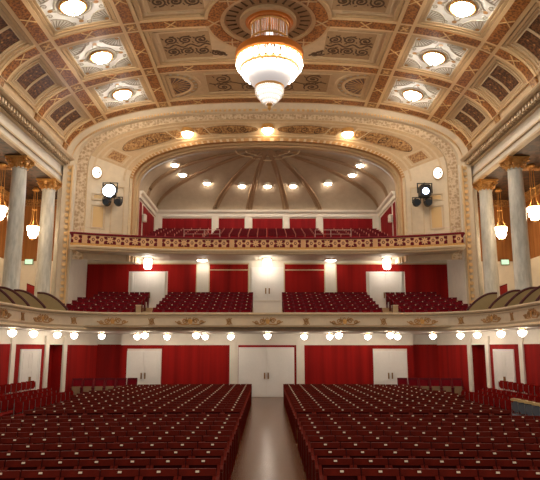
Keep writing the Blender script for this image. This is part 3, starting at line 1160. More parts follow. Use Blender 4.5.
# along the left side we travel +Y: left normal = -X = into the balcony
mb = MB()
mb.sweep(BP, [(0.0, 3.42), (0.0, 4.2), (0.14, 4.2), (0.14, 3.42)])
bal_wall = struct('balcony_wall', mb, M_CREAM)
mb = MB()
mb.sweep(BP, [(-0.10, 4.16), (-0.13, 4.22), (-0.11, 4.28), (0.20, 4.28), (0.22, 4.16)])
mb.sweep(BP, [(-0.05, 4.06), (-0.05, 4.11), (0.02, 4.11), (0.02, 4.06)])
mb.sweep(BP, [(-0.04, 3.62), (-0.05, 3.66), (0.02, 3.66), (0.02, 3.62)])
mb.sweep(BP, [(-0.06, 3.42), (-0.09, 3.48), (-0.04, 3.56), (0.02, 3.56), (0.02, 3.42)])
struct(trim_name(), mb, M_MOULD)
bl = [0.0]
for a, b in zip(BP[:-1], BP[1:]):
    bl.append(bl[-1] + math.hypot(b[0] - a[0], b[1] - a[1]))
BL = bl[-1]
bxs, bys = [p[0] for p in BP], [p[1] for p in BP]


def bsurf(s, z):
    e = 0.02
    x, y = float(np.interp(s, bl, bxs)), float(np.interp(s, bl, bys))
    return (x, y, z)


BS = Surf(bsurf, (0, 15, 4))
orn, gem = MB(), MB()
mid = BL / 2
for k in range(-8, 9):
    s = mid + k * 1.82
    z = 3.86
    if k % 2 == 0:
        BS.disc(gem, s, z, 0.10, 0.12, 0.04, 12)
        for sg in (-1, 1):
            for q, (du, dv, r) in enumerate(((0.26, 0.03, 0.13), (0.52, -0.04, 0.10))):
                BS.ribbon(orn, spiral(s + sg * du, z + dv, r, 1.4, 0, sg), 0.05, 0.03)
            BS.ribbon(orn, [(s + sg * 0.05, z - 0.12), (s + sg * 0.4, z - 0.14), (s + sg * 0.72, z)], 0.05, 0.03)
            for a in (0.5, 1.2, 2.2):
                BS.ribbon(orn, leaf(s + sg * 0.12, z + 0.02, 0.2, a if sg > 0 else PI - a), 0.07, 0.03, 0, True)
    else:
        BS.ring(orn, s, z, 0.07, 0.11, 0.03, 16, sv=1.4)
        for a in range(4):
            BS.ribbon(orn, leaf(s, z, 0.22, a * PI / 2 + PI / 4), 0.07, 0.03, 0, True)
orn.build('relief_scroll', M_OCHRE, bal_wall)
gem.build('relief_rosette', M_GILT, bal_wall)
# soffit / floor slab under the balcony
mb = MB()
half = len(BP) // 2
left = BP[:half + 1]
mb.grid([[(x, y, 3.42), (x if y > 26 else -11.75, 34.4 if y > 26 else y, 3.42)] for x, y in left if y > 26])
soff = MB()
# polygon soffit: parapet line, then round the outside
poly = [(x, y) for x, y in BP] + [(11.75, 15), (11.75, 35.2), (-11.75, 35.2), (-11.75, 15)]
for z in (3.42, 3.6):
    soff.add([(x, y, z) for x, y in poly], [tuple(range(len(poly)))])
struct('balcony_slab', soff, M_SOFFIT)
mb = MB()
B_ROWS = [(29.35 + 0.84 * i, 3.66 + 0.23 * i) for i in range(6)]
for i, (y, z) in enumerate(B_ROWS):
    y1 = B_ROWS[i + 1][0] - 0.42 if i < 5 else YB1 - 0.02
    y0 = y - 0.42 if i else 28.7
    xe = 10.95 if i < 2 else 10.4
    mb.box(-xe, xe, y0 - (0.9 if i == 0 else 0), y1, 3.58, z)
struct('balcony_floor', mb, M_TAN)
# white parapet in front of the central balcony door
mb = MB()
mb.box(-0.72, 0.72, 30.6, 30.75, 3.6, 4.98)
mb.box(-0.74, 0.74, 30.56, 30.79, 4.98, 5.03)
struct('balcony_wall_centre', mb, M_IVORY)
# aisle end posts
for x, wh in ((-6.25, 'left'), (6.2, 'right')):
    t = thing('aisle_post', 'pale aisle end panel beside the %s balcony stair' % wh, 'post', (x, 29.2, 3.66))
    mb = MB(); mb.box(-0.12, 0.12, -0.05, 0.05, 0, 0.98)
    mb.build('panel', M_TAN, t)
    mb = MB(); mb.rbox(-0.14, 0.14, -0.07, 0.07, 0.98, 1.03, 0.02)
    mb.build('cap', M_MOULD, t)

# ------------------------------------------------------------------ galleries behind the columns
for sg, side in ((-1, 'left'), (1, 'right')):
    B = lambda x0, x1, *r: sorted((sg * x0, sg * x1)) + list(r)
    mb = MB()
    mb.box(*B(9.95, 15.6, 14, 36.0, 3.5, 3.66))
    struct('gallery_floor_' + side, mb, M_TAN)
    mb = MB()
    mb.box(*B(15.4, 15.6, 14, 36.2, 3.6, 11.7))
    struct('wall_gallery_' + side, mb, M_CURTAIN)
    mb = MB()
    mb.box(*B(10.6, 15.6, 36.0, 36.2, 3.6, 11.7))
    struct('wall_gallery_end_' + side, mb, M_CURTAIN)
    mb = MB()
    mb.box(*B(11.2, 15.4, 35.93, 36.0, 3.6, 7.75))
    mb.box(*B(11.2, 15.4, 35.88, 36.0, 7.70, 7.80))
    mb.box(*B(15.33, 15.4, 14, 35.95, 3.6, 7.75))
    struct('wall_gallery_dado_' + side, mb, M_IVORY)
    mb = MB()
    mb.box(*B(11.9, 15.5, 14, 36.1, 11.55, 11.8))
    struct('ceiling_gallery_' + side, mb, M_DARKWOOD)
    mb = MB()
    for y in RIBS:
        mb.box(*B(12.0, 15.4, y - 1.985 - 0.2, y - 1.985 + 0.2, 11.42, 11.6))
    mb.box(*B(15.0, 15.4, 14, 36, 11.2, 11.58))
    mb.box(*B(11.2, 15.4, 35.6, 36, 11.2, 11.58))
    struct(trim_name(), mb, M_GOLDNODE)
    # entablature
    mb = MB()
    mb.box(*B(11.12, 12.1, 14, 31.6, 11.40, 12.45))
    struct('beam_' + side, mb, M_IVORY)
    mb = MB()
    mb.box(*B(11.04, 12.1, 14, 31.55, 11.74, 11.81))
    mb.box(*B(11.07, 11.3, 14, 31.55, 11.36, 11.46))
    mb.box(*B(10.98, 12.1, 14, 31.55, 12.32, 12.38))
    path = [(-10.55, 14), (-10.55, 31.45)] if sg < 0 else [(10.55, 31.45), (10.55, 14)]
    mb.sweep(path, [(0.0, 12.70), (-0.04, 12.76), (-0.0, 12.82), (0.9, 12.82), (0.9, 12.64), (0.1, 12.64)])
    struct(trim_name(), mb, M_MOULD)
    mb = MB()
    n = 62
    for k in range(n):
        y = 14.2 + (31.4 - 14.2) * k / (n - 1)
        mb.box(*B(10.72, 11.2, y - 0.075, y + 0.075, 12.42, 12.62))
        mb.box(*B(10.80, 11.2, y + 0.085, y + 0.13, 12.46, 12.58))
    struct(trim_name(), mb, M_STRIP)
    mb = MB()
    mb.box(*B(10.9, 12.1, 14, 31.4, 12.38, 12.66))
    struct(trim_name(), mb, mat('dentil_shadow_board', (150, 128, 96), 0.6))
    mb = MB()
    mb.box(*B(11.28, 12.12, 14, 31.58, 11.375, 11.42))
    struct(trim_name(), mb, M_DARKWOOD)
    # outer wall above the cornice behind the cove
    mb = MB()
    mb.box(*B(11.02, 12.1, 14, 31.3, 12.6, 12.9))
    struct('wall_attic_' + side, mb, M_IVORY)

# columns
shaft_prof = [(0.40, 0.55), (0.375, 0.62), (0.37, 2.5), (0.36, 4.5), (0.345, 6.0), (0.325, 7.14), (0.36, 7.17), (0.36, 7.21), (0.325, 7.24)]


def make_column(loc, label):
    t = thing('marble_column', label, 'column', loc, 0, 'gallery columns')
    if 'shaft' in COLM:
        for nm, me in COLM.items():
            o = bpy.data.objects.new(nm, me)
            COL.objects.link(o)
            o.parent = t
        return t
    mb = MB(); mb.lathe(shaft_prof, seg=28)
    COLM['shaft'] = mb.build('shaft', M_MARBLE, t, True).data
    mb = MB()
    mb.box(-0.5, 0.5, -0.5, 0.5, 0, 0.28)
    mb.lathe([(0.48, 0.28), (0.5, 0.34), (0.48, 0.4), (0.42, 0.43), (0.42, 0.47), (0.45, 0.5), (0.44, 0.55), (0.38, 0.58)], seg=28)
    COLM['base'] = mb.build('base', M_MARBLE, t).data
    mb = MB()
    mb.lathe([(0.33, 7.20), (0.36, 7.3), (0.36, 7.45), (0.44, 7.58), (0.48, 7.62)], seg=24)
    mb.box(-0.52, 0.52, -0.52, 0.52, 7.62, 7.70)
    for a in range(4):
        an = PI / 4 + a * PI / 2
        c, s = math.cos(an), math.sin(an)
        pts = [Vector((c * (0.48 + 0.17 * (1 - 0.8 * q) * math.cos(q * 9)), s * (0.48 + 0.17 * (1 - 0.8 * q) * math.cos(q * 9)), 7.48 + 0.17 * (1 - 0.8 * q) * math.sin(q * 9))) for q in np.linspace(0, 1, 18)]
        mb.tube(pts, 0.06, 6)
    for a in range(12):
        an = a * PI / 6
        c, s = math.cos(an), math.sin(an)
        mb.tube([(c * 0.34, s * 0.34, 7.18), (c * 0.40, s * 0.40, 7.34), (c * 0.49, s * 0.49, 7.40), (c * 0.48, s * 0.48, 7.33)], 0.05, 5)
    COLM['capital'] = mb.build('capital', M_GILT, t).data
    return t


COLM = {}
for sg, side in ((-1, 'left'), (1, 'right')):
    make_column((sg * 11.58, 27.03, 3.66), 'grey marble column with gilt capital, nearer one of the %s gallery' % side)
    make_column((sg * 11.58, 30.85, 3.66), 'grey marble column with gilt capital beside the arch pier, %s gallery' % side)
    # half pilaster against the pier, in shade
    mb = MB()
    mb.box(*sorted((sg * 11.2, sg * 11.75)), 32.6, 33.3, 3.66, 11.5)
    struct('wall_pilaster_' + side, mb, M_MARBLE)

# gallery lanterns
lan = None
for sg, side in ((-1, 'left'), (1, 'right')):
    for y, z, which in ((32.7, 8.62, 'between the two columns'), (28.45, 8.75, 'on the near side of the columns')):
        lab = 'glowing glass pendant lantern on gilt rods, %s gallery, %s' % (side, which)
        if lan is None:
            lan = thing('pendant_lantern', lab, 'lantern', (sg * 13.0, y, z), 0, 'gallery pendant lanterns')
            mb = MB(); mb.lathe([(0.08, -0.02), (0.17, 0.02), (0.19, 0.15), (0.26, 0.17), (0.27, 0.40), (0.31, 0.42), (0.32, 0.62), (0.26, 0.67), (0.1, 0.68)], seg=12)
            mb.build('glass_shade', E_GALLERY, lan)
            mb = MB(); mb.torus((0, 0, 0.66), 0.30, 0.03, 20, 6)
            mb.build('gilt_band', M_GILT, lan)
            mb = MB(); mb.lathe([(0.06, -0.12), (0.1, 0.0), (0.02, 0.02)], seg=10)
            mb.build('finial', M_GILT, lan)
            mb = MB()
            for a in range(3):
                c, s = 0.28 * math.cos(a * 2.094), 0.28 * math.sin(a * 2.094)
                mb.tube([(c, s, 0.66), (c * 0.5, s * 0.5, 1.0), (c * 0.35, s * 0.35, 2.7)], 0.016, 5)
            mb.torus((0, 0, 1.6), 0.13, 0.02, 16, 5)
            mb.lathe([(0.15, 2.68), (0.2, 2.72), (0.12, 2.86), (0.1, 2.89)], seg=12)
            mb.build('hanging_rods', M_GILT, lan)
        else:
            dup(lan, (sg * 13.0, y, z), 0, lab)

# exit signs and red screens in the galleries
for sg, side in ((-1, 'left'), (1, 'right')):
    t = thing('exit_sign', 'small lit green sign on the white dado of the %s gallery' % side, 'sign', (sg * 14.35, 35.86, 7.72))
    mb = MB(); mb.box(-0.25, 0.25, -0.06, 0.02, -0.14, 0.2)
    mb.build('sign_box', mat('sign_case', (150, 160, 150), 0.5), t)
    mb = MB(); mb.box(-0.22, 0.22, -0.065, -0.055, -0.11, 0.17)
    mb.build('lit_face', E_EXIT, t)
    for y, dx, wh in ((33.2, 12.95, 'behind the boxes'),):
        t = thing('red_screen', 'red panelled screen standing in the %s gallery between the columns' % side, 'screen', (sg * 12.95, y, 3.66))
        mb = MB()
        hz = 2.35
        mb.add([(-0.36, -0.04, 0), (0.36, -0.04, 0), (0.36, 0.04, 0), (-0.36, 0.04, 0),
                (-0.36, -0.04, hz + sg * -0.13), (0.36, -0.04, hz + sg * 0.13), (0.36, 0.04, hz + sg * 0.13), (-0.36, 0.04, hz + sg * -0.13)],
               [(0, 3, 2, 1), (4, 5, 6, 7), (0, 1, 5, 4), (2, 3, 7, 6), (1, 2, 6, 5), (3, 0, 4, 7)])
        mb.build('panel', M_REDGAL, t)
        mb = MB()
        mb.tube([(-0.36, -0.03, hz - sg * 0.13), (0.36, -0.03, hz + sg * 0.13)], 0.03)
        mb.build('top_rail', M_VELVET, t)

# box partitions between parapet and columns
for sg, side in ((-1, 'left'), (1, 'right')):
    for k, (y, xo) in enumerate(((27.6, 8.95), (26.35, 9.5), (25.1, 9.72), (23.75, 9.78), (22.3, 9.78))):
        lab = 'curved beige box partition with dark red cap, %s from the back on the %s' % (ORD[k + 1], side)
        t = thing('box_partition', lab, 'partition', (sg * xo, y, 3.66), 0, 'box partitions of the side balcony')
        prof = []
        for q in np.linspace(0, 1, 14):
            x = 0.2 + 1.42 * q
            z = 0.66 + 0.78 * math.sin(min(q * 1.12, 1.0) * PI / 2) ** 0.9
            prof.append((sg * x, z))
        mb = MB()
        n = len(prof)
        vs = [(x, dy, z) for dy in (-0.03, 0.03) for x, z in prof] + [(x, dy, 0.0) for dy in (-0.03, 0.03) for x, z in prof]
        fs = []
        for i in range(n - 1):
            fs += [(i, i + 1, i + 1 + 2 * n, i + 2 * n), (n + i + 1, n + i, n + i + 2 * n, n + i + 1 + 2 * n), (i, n + i, n + i + 1, i + 1)]
        fs += [(0, 2 * n, 3 * n, n), (n - 1, 2 * n - 1, 4 * n - 1, 3 * n - 1)]
        mb.add(vs, fs)
        mb.build('panel', M_BEIGE, t)
        mb = MB()
        mb.tube([(x, 0, z + 0.02) for x, z in prof], 0.055, 6)
        mb.build('cap_rail', mat('dark_red_cap', (78, 18, 18), 0.6), t)

# ------------------------------------------------------------------ ground floor
mb = MB()
mb.box(-15, 15, 4.0, 34.2, -0.2, 0.0)
struct('floor', mb, M_FLOOR)
YG = 33.85
mb = MB()
mb.box(-8.1, 8.1, YG, YG + 0.3, 0, 3.45)
mb.box(-9.9, 9.9, YG + 0.9, YG + 1.2, 0, 3.45)
mb.box(-8.09, -7.95, YG + 0.02, YG + 1.0, 0, 3.44)
mb.box(7.95, 8.09, YG + 0.02, YG + 1.0, 0, 3.44)
struct('wall_back', mb, M_IVORY)
mb = MB()
for x0, x1 in ((-8.1, -7.75), (-5.85, -2.1), (2.05, 5.85), (7.75, 8.1)):
    mb.box(x0, x1, YG - 0.02, YG, 0, 2.80)
mb.box(-7.75, -5.85, YG - 0.02, YG, 2.60, 2.80)
mb.box(5.85, 7.75, YG - 0.02, YG, 2.60, 2.80)
mb.box(-9.9, -8.1, YG + 0.88, YG + 0.9, 0, 2.84)
mb.box(8.1, 9.9, YG + 0.88, YG + 0.9, 0, 2.84)
struct('wall_back_cloth', mb, M_RED)
mb = MB()
for x in (-1.9, 1.78):
    mb.box(x - 0.17, x + 0.17, YG - 0.10, YG, 0, 3.2)
mb.box(-1.74, -1.62, YG - 0.05, YG, 0, 2.80)
struct(trim_name(), mb, M_IVORY)
mb = MB()
mb.box(-1.72, -1.60, YG - 0.04, YG - 0.005, 0, 2.80)
mb.box(1.48, 1.60, YG - 0.04, YG - 0.005, 0, 2.80)
mb.box(-1.60, 1.48, YG - 0.04, YG - 0.005, 2.68, 2.80)
struct(trim_name(), mb, M_RED)
mb = MB()
mb.box(-8.1, -2.07, YG - 0.05, YG, 2.80, 2.86)
mb.box(1.95, 8.1, YG - 0.05, YG, 2.80, 2.86)
struct(trim_name(), mb, M_IVORY)
door_mesh(4, -1.52, 1.40, 0.02, 2.60, YG, 0.08, 3)
door_mesh(5, -7.68, -5.98, 0.02, 2.42, YG, 0.07, 3)
door_mesh(6, 5.92, 7.62, 0.02, 2.42, YG, 0.07, 3)

# flared side walls
WA, WB = (-9.5, 33.6), (-11.55, 25.0)
WL = math.hypot(WB[0] - WA[0], WB[1] - WA[1])
ndoor = 7
for sg, side in ((-1, 'left'), (1, 'right')):
    dx, dy = (WB[0] - WA[0]) / WL * (1 if sg < 0 else -1), (WB[1] - WA[1]) / WL
    ax, ay = (WA[0] if sg < 0 else -WA[0]), WA[1]
    # local frame: x along the wall from the back corner, y out of the hall
    ang = math.atan2(dy, dx)
    M = Matrix.Translation((ax, ay, 0)) @ Matrix.Rotation(ang, 4, 'Z')
    out = -1 if sg < 0 else 1            # local +y or -y leads out of the hall
    def L(x0, x1, y0, y1, z0, z1, mb):
        a, b = sorted((out * y0, out * y1))
        mb.box(x0, x1, a, b, z0, z1, M)
    mb = MB()
    L(-0.2, 3.05, 0.0, 0.3, 0, 3.45, mb)
    L(3.05, 4.6, 0.6, 0.8, 0, 3.45, mb)
    L(3.0, 3.1, 0.02, 0.8, 0, 3.45, mb)
    L(4.5, 4.6, 0.02, 0.8, 0, 3.45, mb)
    L(4.6, 16, 0.0, 0.3, 0, 3.45, mb)
    L(3.05, 4.6, 0.0, 0.7, 2.84, 3.45, mb)
    struct('wall_' + side, mb, M_IVORY)
    mb = MB()
    L(-0.2, 3.05, -0.02, 0, 0, 2.80, mb)
    L(4.6, 16, -0.02, 0, 0, 2.80, mb)
    L(3.05, 4.6, 0.58, 0.6, 0, 2.84, mb)
    L(3.10, 3.12, 0.0, 0.6, 0, 2.84, mb)
    L(4.48, 4.50, 0.0, 0.6, 0, 2.84, mb)
    struct('wall_%s_cloth' % side, mb, M_RED)
    mb = MB()
    for c in (3.05, 4.6, 7.15, 11):
        L(c - 0.14, c + 0.14, -0.10, 0.0, 0, 3.2, mb)
    L(-0.2, 16, -0.05, 0.0, 2.80, 2.87, mb)
    struct(trim_name(), mb, M_IVORY)
    d = structroot('door_%d' % ndoor)
    x0, x1 = 5.15, 6.5
    for a, b in ((x0, (x0 + x1) / 2 - 0.005), ((x0 + x1) / 2 + 0.005, x1)):
        mb = MB()
        L(a, b, -0.06, -0.02, 0.02, 2.5, mb)
        for q0, q1 in ((0.15, 0.95), (1.05, 1.6), (1.7, 2.4)):
            L(a + 0.1, b - 0.1, -0.075, -0.06, q0, q0 + 0.03, mb)
            L(a + 0.1, b - 0.1, -0.075, -0.06, q1 - 0.03, q1, mb)
            L(a + 0.1, a + 0.13, -0.075, -0.06, q0, q1, mb)
            L(b - 0.13, b - 0.1, -0.075, -0.06, q0, q1, mb)
        mb.build('door_leaf', M_DOOR, d)
    mb = MB()
    L(x0 - 0.08, x0, -0.09, 0, 0.0, 2.58, mb)
    L(x1, x1 + 0.08, -0.09, 0, 0.0, 2.58, mb)
    L(x0, x1, -0.09, 0, 2.5, 2.58, mb)
    mb.build('door_frame', M_DOOR, d)
    mb = MB()
    xm = (x0 + x1) / 2
    L(xm - 0.06, xm + 0.06, -0.10, -0.05, 0.95, 1.35, mb)
    L(xm - 0.03, xm + 0.10, -0.15, -0.10, 1.12, 1.17, mb)
    mb.build('door_handle', M_BRASS, d)
    ndoor += 1

# ------------------------------------------------------------------ lamps
# chandelier
ch = thing('chandelier', 'huge tiered crystal chandelier with gilt rings hanging from the ceiling rosette', 'chandelier', (0.06, RIBS[2], 12.25))
mb = MB()
mb.lathe([(1.08, 3.84), (1.08, 3.74), (0.98, 3.70), (1.0, 3.64), (0.9, 3.60), (0.88, 3.53), (0.78, 3.52)], seg=40)
mb.build('canopy', mat('deep_gilt', (204, 120, 46), 0.4, 0.2), ch, True)
mb = MB()
for k in range(12):
    a = k * PI / 6
    c, s = 0.76 * math.cos(a), 0.76 * math.sin(a)
    mb.tube([(c, s, 3.54), (c * 0.98, s * 0.98, 2.95), (c, s, 2.3)], 0.03, 6)
mb.torus((0, 0, 2.86), 0.77, 0.045, 36, 6)
mb.torus((0, 0, 3.50), 0.77, 0.05, 36, 6)
mb.build('gilt_cage', M_GILT, ch, True)
mb = MB()
for k in range(60):
    a = k * 2 * PI / 60
    r = 0.71 + 0.02 * (k % 2)
    mb.tube([(r * math.cos(a), r * math.sin(a), 2.3 + 0.03 * (k % 3)), (r * math.cos(a), r * math.sin(a), 3.50)], 0.022, 4)
mb.build('crystal_cylinder', M_CRYSTAL, ch)
mb = MB()
mb.lathe([(1.22, 2.42), (1.33, 2.38), (1.40, 2.26), (1.39, 2.06), (1.33, 2.0), (1.26, 2.04), (1.22, 2.2), (1.1, 2.3), (0.7, 2.36), (0.7, 2.42)], seg=48)
mb.build('main_ring', mat('deep_gilt', (196, 112, 42), 0.4, 0.2), ch, True)
mb = MB(); mb.torus((0, 0, 1.58), 1.18, 0.05, 48, 8, 1.5)
mb.build('middle_ring', M_GILT, ch, True)
mb = MB(); mb.torus((0, 0, 0.80), 0.56, 0.045, 36, 8, 1.3)
mb.build('lower_ring', M_GILT, ch, True)
bulb = None
NB = 28
for tier, (R, z, n) in enumerate(((1.27, 1.80, NB), (1.03, 1.46, 24))):
    for k in range(n):
        a = 2 * PI * (k + 0.5 * tier) / n
        if bulb is None:
            mb = MB()
            mb.lathe([(0.0, -0.24), (0.06, -0.18), (0.105, -0.05), (0.09, 0.06), (0.045, 0.14), (0.03, 0.2)], seg=8)
            bulb = mb.build('bulb', E_CHAND, ch, True)
            o = bulb
        else:
            o = bulb.copy()
            COL.objects.link(o)
            o.parent = ch
        o.location = (R * math.cos(a), R * math.sin(a), z)
mb = MB()
for (z0, z1, r0, r1, n, rr) in ((1.72, 2.05, 1.15, 1.19, 60, 0.03), (1.26, 1.58, 0.93, 1.06, 60, 0.03)):
    for k in range(n):
        a = 2 * PI * k / n
        c, s = math.cos(a), math.sin(a)
        p = [(r0 + (r1 - r0) * q, z0 + (z1 - z0) * q) for q in (0, 0.5, 1)]
        mb.tube([(r * c, r * s, z) for r, z in p], rr, 4)
mb.build('crystal_skirt', M_CRYSTAL, ch)
mb = MB()
mb.lathe([(0.54, 0.78), (0.52, 0.58), (0.42, 0.38), (0.26, 0.20), (0.1, 0.12)], seg=28, cap=False)
low = mb.build('lower_bowl', emit('crystal_bowl_glow', (255, 240, 226), 0.55), ch, True)
mb = MB()
for j, (r, z) in enumerate(((0.56, 0.74), (0.54, 0.60), (0.46, 0.44), (0.33, 0.28), (0.18, 0.16))):
    nn = int(44 * r / 0.56)
    for k in range(nn):
        a = 2 * PI * (k + 0.5 * (j % 2)) / nn
        mb.sphere((r * math.cos(a), r * math.sin(a), z - 0.04), 0.042, 6, 4, 1.6)
mb.build('crystal_beads', M_CRYSTAL, low)
mb = MB(); mb.lathe([(0.0, 2.7), (0.14, 2.8), (0.16, 3.0), (0.14, 3.2), (0.0, 3.3)], seg=12)
mb.build('cage_lamp', emit('cage_lamp_glow', (255, 244, 232), 2.5), ch, True)
mb = MB()
mb.lathe([(0.98, 1.44), (0.90, 1.22), (0.76, 1.0), (0.62, 0.84), (0.5, 0.82)], seg=40, cap=False)
mb.build('glass_bowl', emit('frosted_bowl_glow', (236, 226, 224), 0.16), ch, True)
mb = MB()
mb.lathe([(0.1, 0.14), (0.13, 0.06), (0.06, -0.02), (0.08, -0.10), (0.03, -0.17), (0.0, -0.22)], seg=12)
mb.build('finial', M_GILT, low, True)
mb = MB(); mb.tube([(0, 0, 1.0), (0, 0, 3.5)], 0.06, 8)
mb.build('stem', M_GILT, ch)

# coffer lamps
first = None
for (uc, yc, sg, bi) in coffer_lamp_spots:
    p = VAULT.pt(uc, yc, 0.0)
    n = VAULT.pt(uc, yc, 1.0) - p
    lab = 'round glass bowl lamp in the %s coffer from the arch, %s of the chandelier' % (['', 'first', 'second', 'third'][bi + 1], 'left' if sg < 0 else 'right')
    rot = Vector((0, 0, -1)).rotation_difference(Vector(n)).to_euler()
    if first is None:
        first = thing('coffer_lamp', lab, 'ceiling lamp', p, 0, 'lamps in the ceiling coffers')
        mb = MB(); mb.torus((0, 0, -0.06), 0.47, 0.06, 32, 8)
        mb.build('rim', M_GILT, first, True)
        mb = MB(); mb.lathe([(0.43, -0.05), (0.40, -0.15), (0.29, -0.25), (0.14, -0.31), (0.0, -0.33)], seg=28)
        mb.build('glass_bowl', E_COFFER, first, True)
        mb = MB(); mb.lathe([(0.05, -0.32), (0.06, -0.37), (0.0, -0.42)], seg=8)
        mb.build('knob', M_GILT, first)
        t = first
    else:
        t = dup(first, p, 0, lab)
    t.rotation_euler = rot

# arch lamps
first = None
for w, wh in ((-4.55, 'left of'), (0.0, 'at'), (4.55, 'right of')):
    p = FRZ.pt(w, 0.02, 0.0)
    lab = 'small half round glass lamp on the arch frieze, %s the arch crown' % wh
    if first is None:
        first = thing('arch_lamp', lab, 'ceiling lamp', p, 0, 'lamps on the arch frieze')
        mb = MB(); mb.lathe([(0.36, 0.22), (0.38, 0.05), (0.34, -0.02)], seg=24)
        mb.build('rim', M_GILT, first)
        mb = MB(); mb.lathe([(0.33, 0.0), (0.29, -0.14), (0.17, -0.25), (0.0, -0.29)], seg=20)
        mb.build('glass_bowl', E_ARCH, first, True)
    else:
        dup(first, p, 0, lab)

# dome lamps
first = None
mids = [u_cor * 0.21, u_cor * 0.71] + [(a + b) / 2 for a, b in zip(rib_u[1:6], rib_u[2:7])] + [1 - u_cor * 0.71, 1 - u_cor * 0.21]
vv = [0.50, 0.50, 0.46, 0.44, 0.44, 0.44, 0.46, 0.50, 0.50]
for k, (u, v) in enumerate(zip(mids, vv)):
    p = Vector(dome(u, v))
    pos = 'in the centre bay' if k == 4 else '%s bay %s of the centre' % (ORD[abs(k - 4)], 'left' if k < 4 else 'right')
    lab = 'small round lamp on the grey dome, ' + pos
    if first is None:
        first = thing('dome_lamp', lab, 'ceiling lamp', p, 0, 'lamps of the alcove dome')
        mb = MB(); mb.lathe([(0.20, 0.12), (0.27, 0.0), (0.27, -0.08), (0.22, -0.1)], seg=20)
        mb.build('rim', M_IVORY, first)
        mb = MB(); mb.lathe([(0.22, -0.08), (0.19, -0.16), (0.1, -0.2), (0.0, -0.21)], seg=16)
        mb.build('glass', E_DOME, first, True)
    else:
        dup(first, p, 0, lab)

# lamps under the upper balcony
first = None
for x, wh in ((-6.75, 'over the left balcony door'), (-0.02, 'over the central balcony door'), (6.75, 'over the right balcony door')):
    lab = 'square frosted lantern under the upper balcony, ' + wh
    if first is None:
        first = thing('soffit_lantern', lab, 'lantern', (x, 33.6, 7.64), 0, 'lanterns under the upper balcony')
        mb = MB(); mb.box(-0.26, 0.26, -0.2, 0.2, -0.06, 0.0); mb.build('ceiling_plate', M_BRASS, first)
        mb = MB(); mb.lathe([(0.2, -0.06), (0.22, -0.1), (0.21, -0.55), (0.15, -0.62)], seg=8); mb.build('glass_shade', E_UNDER2, first)
    else:
        dup(first, (x, 33.6, 7.64), 0, lab)
first = None
for x, wh in ((-3.72, 'left'), (3.62, 'right')):
    lab = 'flat wide lamp under the upper balcony, %s of the central door' % wh
    if first is None:
        first = thing('flat_soffit_lamp', lab, 'ceiling lamp', (x, 33.9, 7.64), 0, 'flat lamps under the upper balcony')
        mb = MB(); mb.lathe([(0.34, 0.0), (0.36, -0.05), (0.3, -0.07)], seg=24); mb.build('rim', M_BRASS, first)
        mb = MB(); mb.lathe([(0.3, -0.06), (0.26, -0.12), (0.0, -0.15)], seg=20); mb.build('glass', E_UNDER2, first)
    else:
        dup(first, (x, 33.9, 7.64), 0, lab)

# lamps under the first balcony
spots = [(-9.72 - 0.45, 24.2), (-10.05, 26.1), (-9.75, 28.2), (-9.35, 29.4), (-8.45, 31.0), (-6.9, 32.2), (-5.85, 28.95),
         (-5.35, 32.4), (-3.4, 29.0), (-3.3, 32.2), (-1.95, 32.3), (0.0, 30.2)]
lamps = [(x, y) for x, y in spots] + [(-x, y) for x, y in spots[:-1]]
first = None
cnt = {}
for x, y in lamps:
    if abs(x) < 0.1:
        lab = 'petal shaded lamp under the first balcony, in line with the central aisle'
    else:
        sd = 'left' if x < 0 else 'right'
        i = [abs(q[0]) for q in spots[::-1]].index(abs(x))
        lab = 'petal shaded lamp under the first balcony, %s %s of the aisle' % (ORD[i], sd)
    if first is None:
        first = thing('petal_lamp', lab, 'ceiling lamp', (x, y, 3.42), 0, 'lamps under the first balcony')
        mb = MB(); mb.lathe([(0.12, 0.0), (0.12, -0.04), (0.04, -0.08), (0.04, -0.12)], seg=12); mb.build('ceiling_plate', M_BRASS, first)
        mb = MB()
        mb.lathe([(0.05, -0.10), (0.17, -0.13), (0.165, -0.21), (0.12, -0.29), (0.05, -0.34), (0.0, -0.35)], seg=10)
        mb.build('glass_shade', E_SOFFIT, first)
    else:
        dup(first, (x, y, 3.42), 0, lab)

# round white discs on the splayed wall
for sg, side in ((-1, 'left'), (1, 'right')):
    v = 0.2
    P = lerpP(5, 6, v)
    d = np.array((PROF[6][0] - PROF[5][0], PROF[6][4] - PROF[5][4]))
    t = thing('wall_disc', 'oval white illuminated disc in a gilt rim, %s wall beside the arch' % side, 'disc', (sg * 9.42, P[4] - 0.02, 12.15))
    ang = math.atan2(abs(d[1]), abs(d[0])) * sg
    t.rotation_euler = (PI / 2, 0, -ang)
    mb = MB(); mb.lathe([(0.0, 0.09), (0.31, 0.07), (0.33, 0.0)], seg=32); mb.v = [(x * 0.78, y, z) for x, y, z in mb.v]; mb.build('disc_face', E_DISC, t)
    mb = MB(); mb.torus((0, 0, 0.04), 0.35, 0.045, 32, 8); mb.v = [(x * 0.78, y, z) for x, y, z in mb.v]; mb.build('rim', M_TAN, t, True)
    mb = MB(); mb.lathe([(0.0, 0.12), (0.05, 0.11), (0.06, 0.06)], (0.14, 0.0, 0), 10); mb.build('hub', mat('grey_hub', (120, 116, 110), 0.5), t)

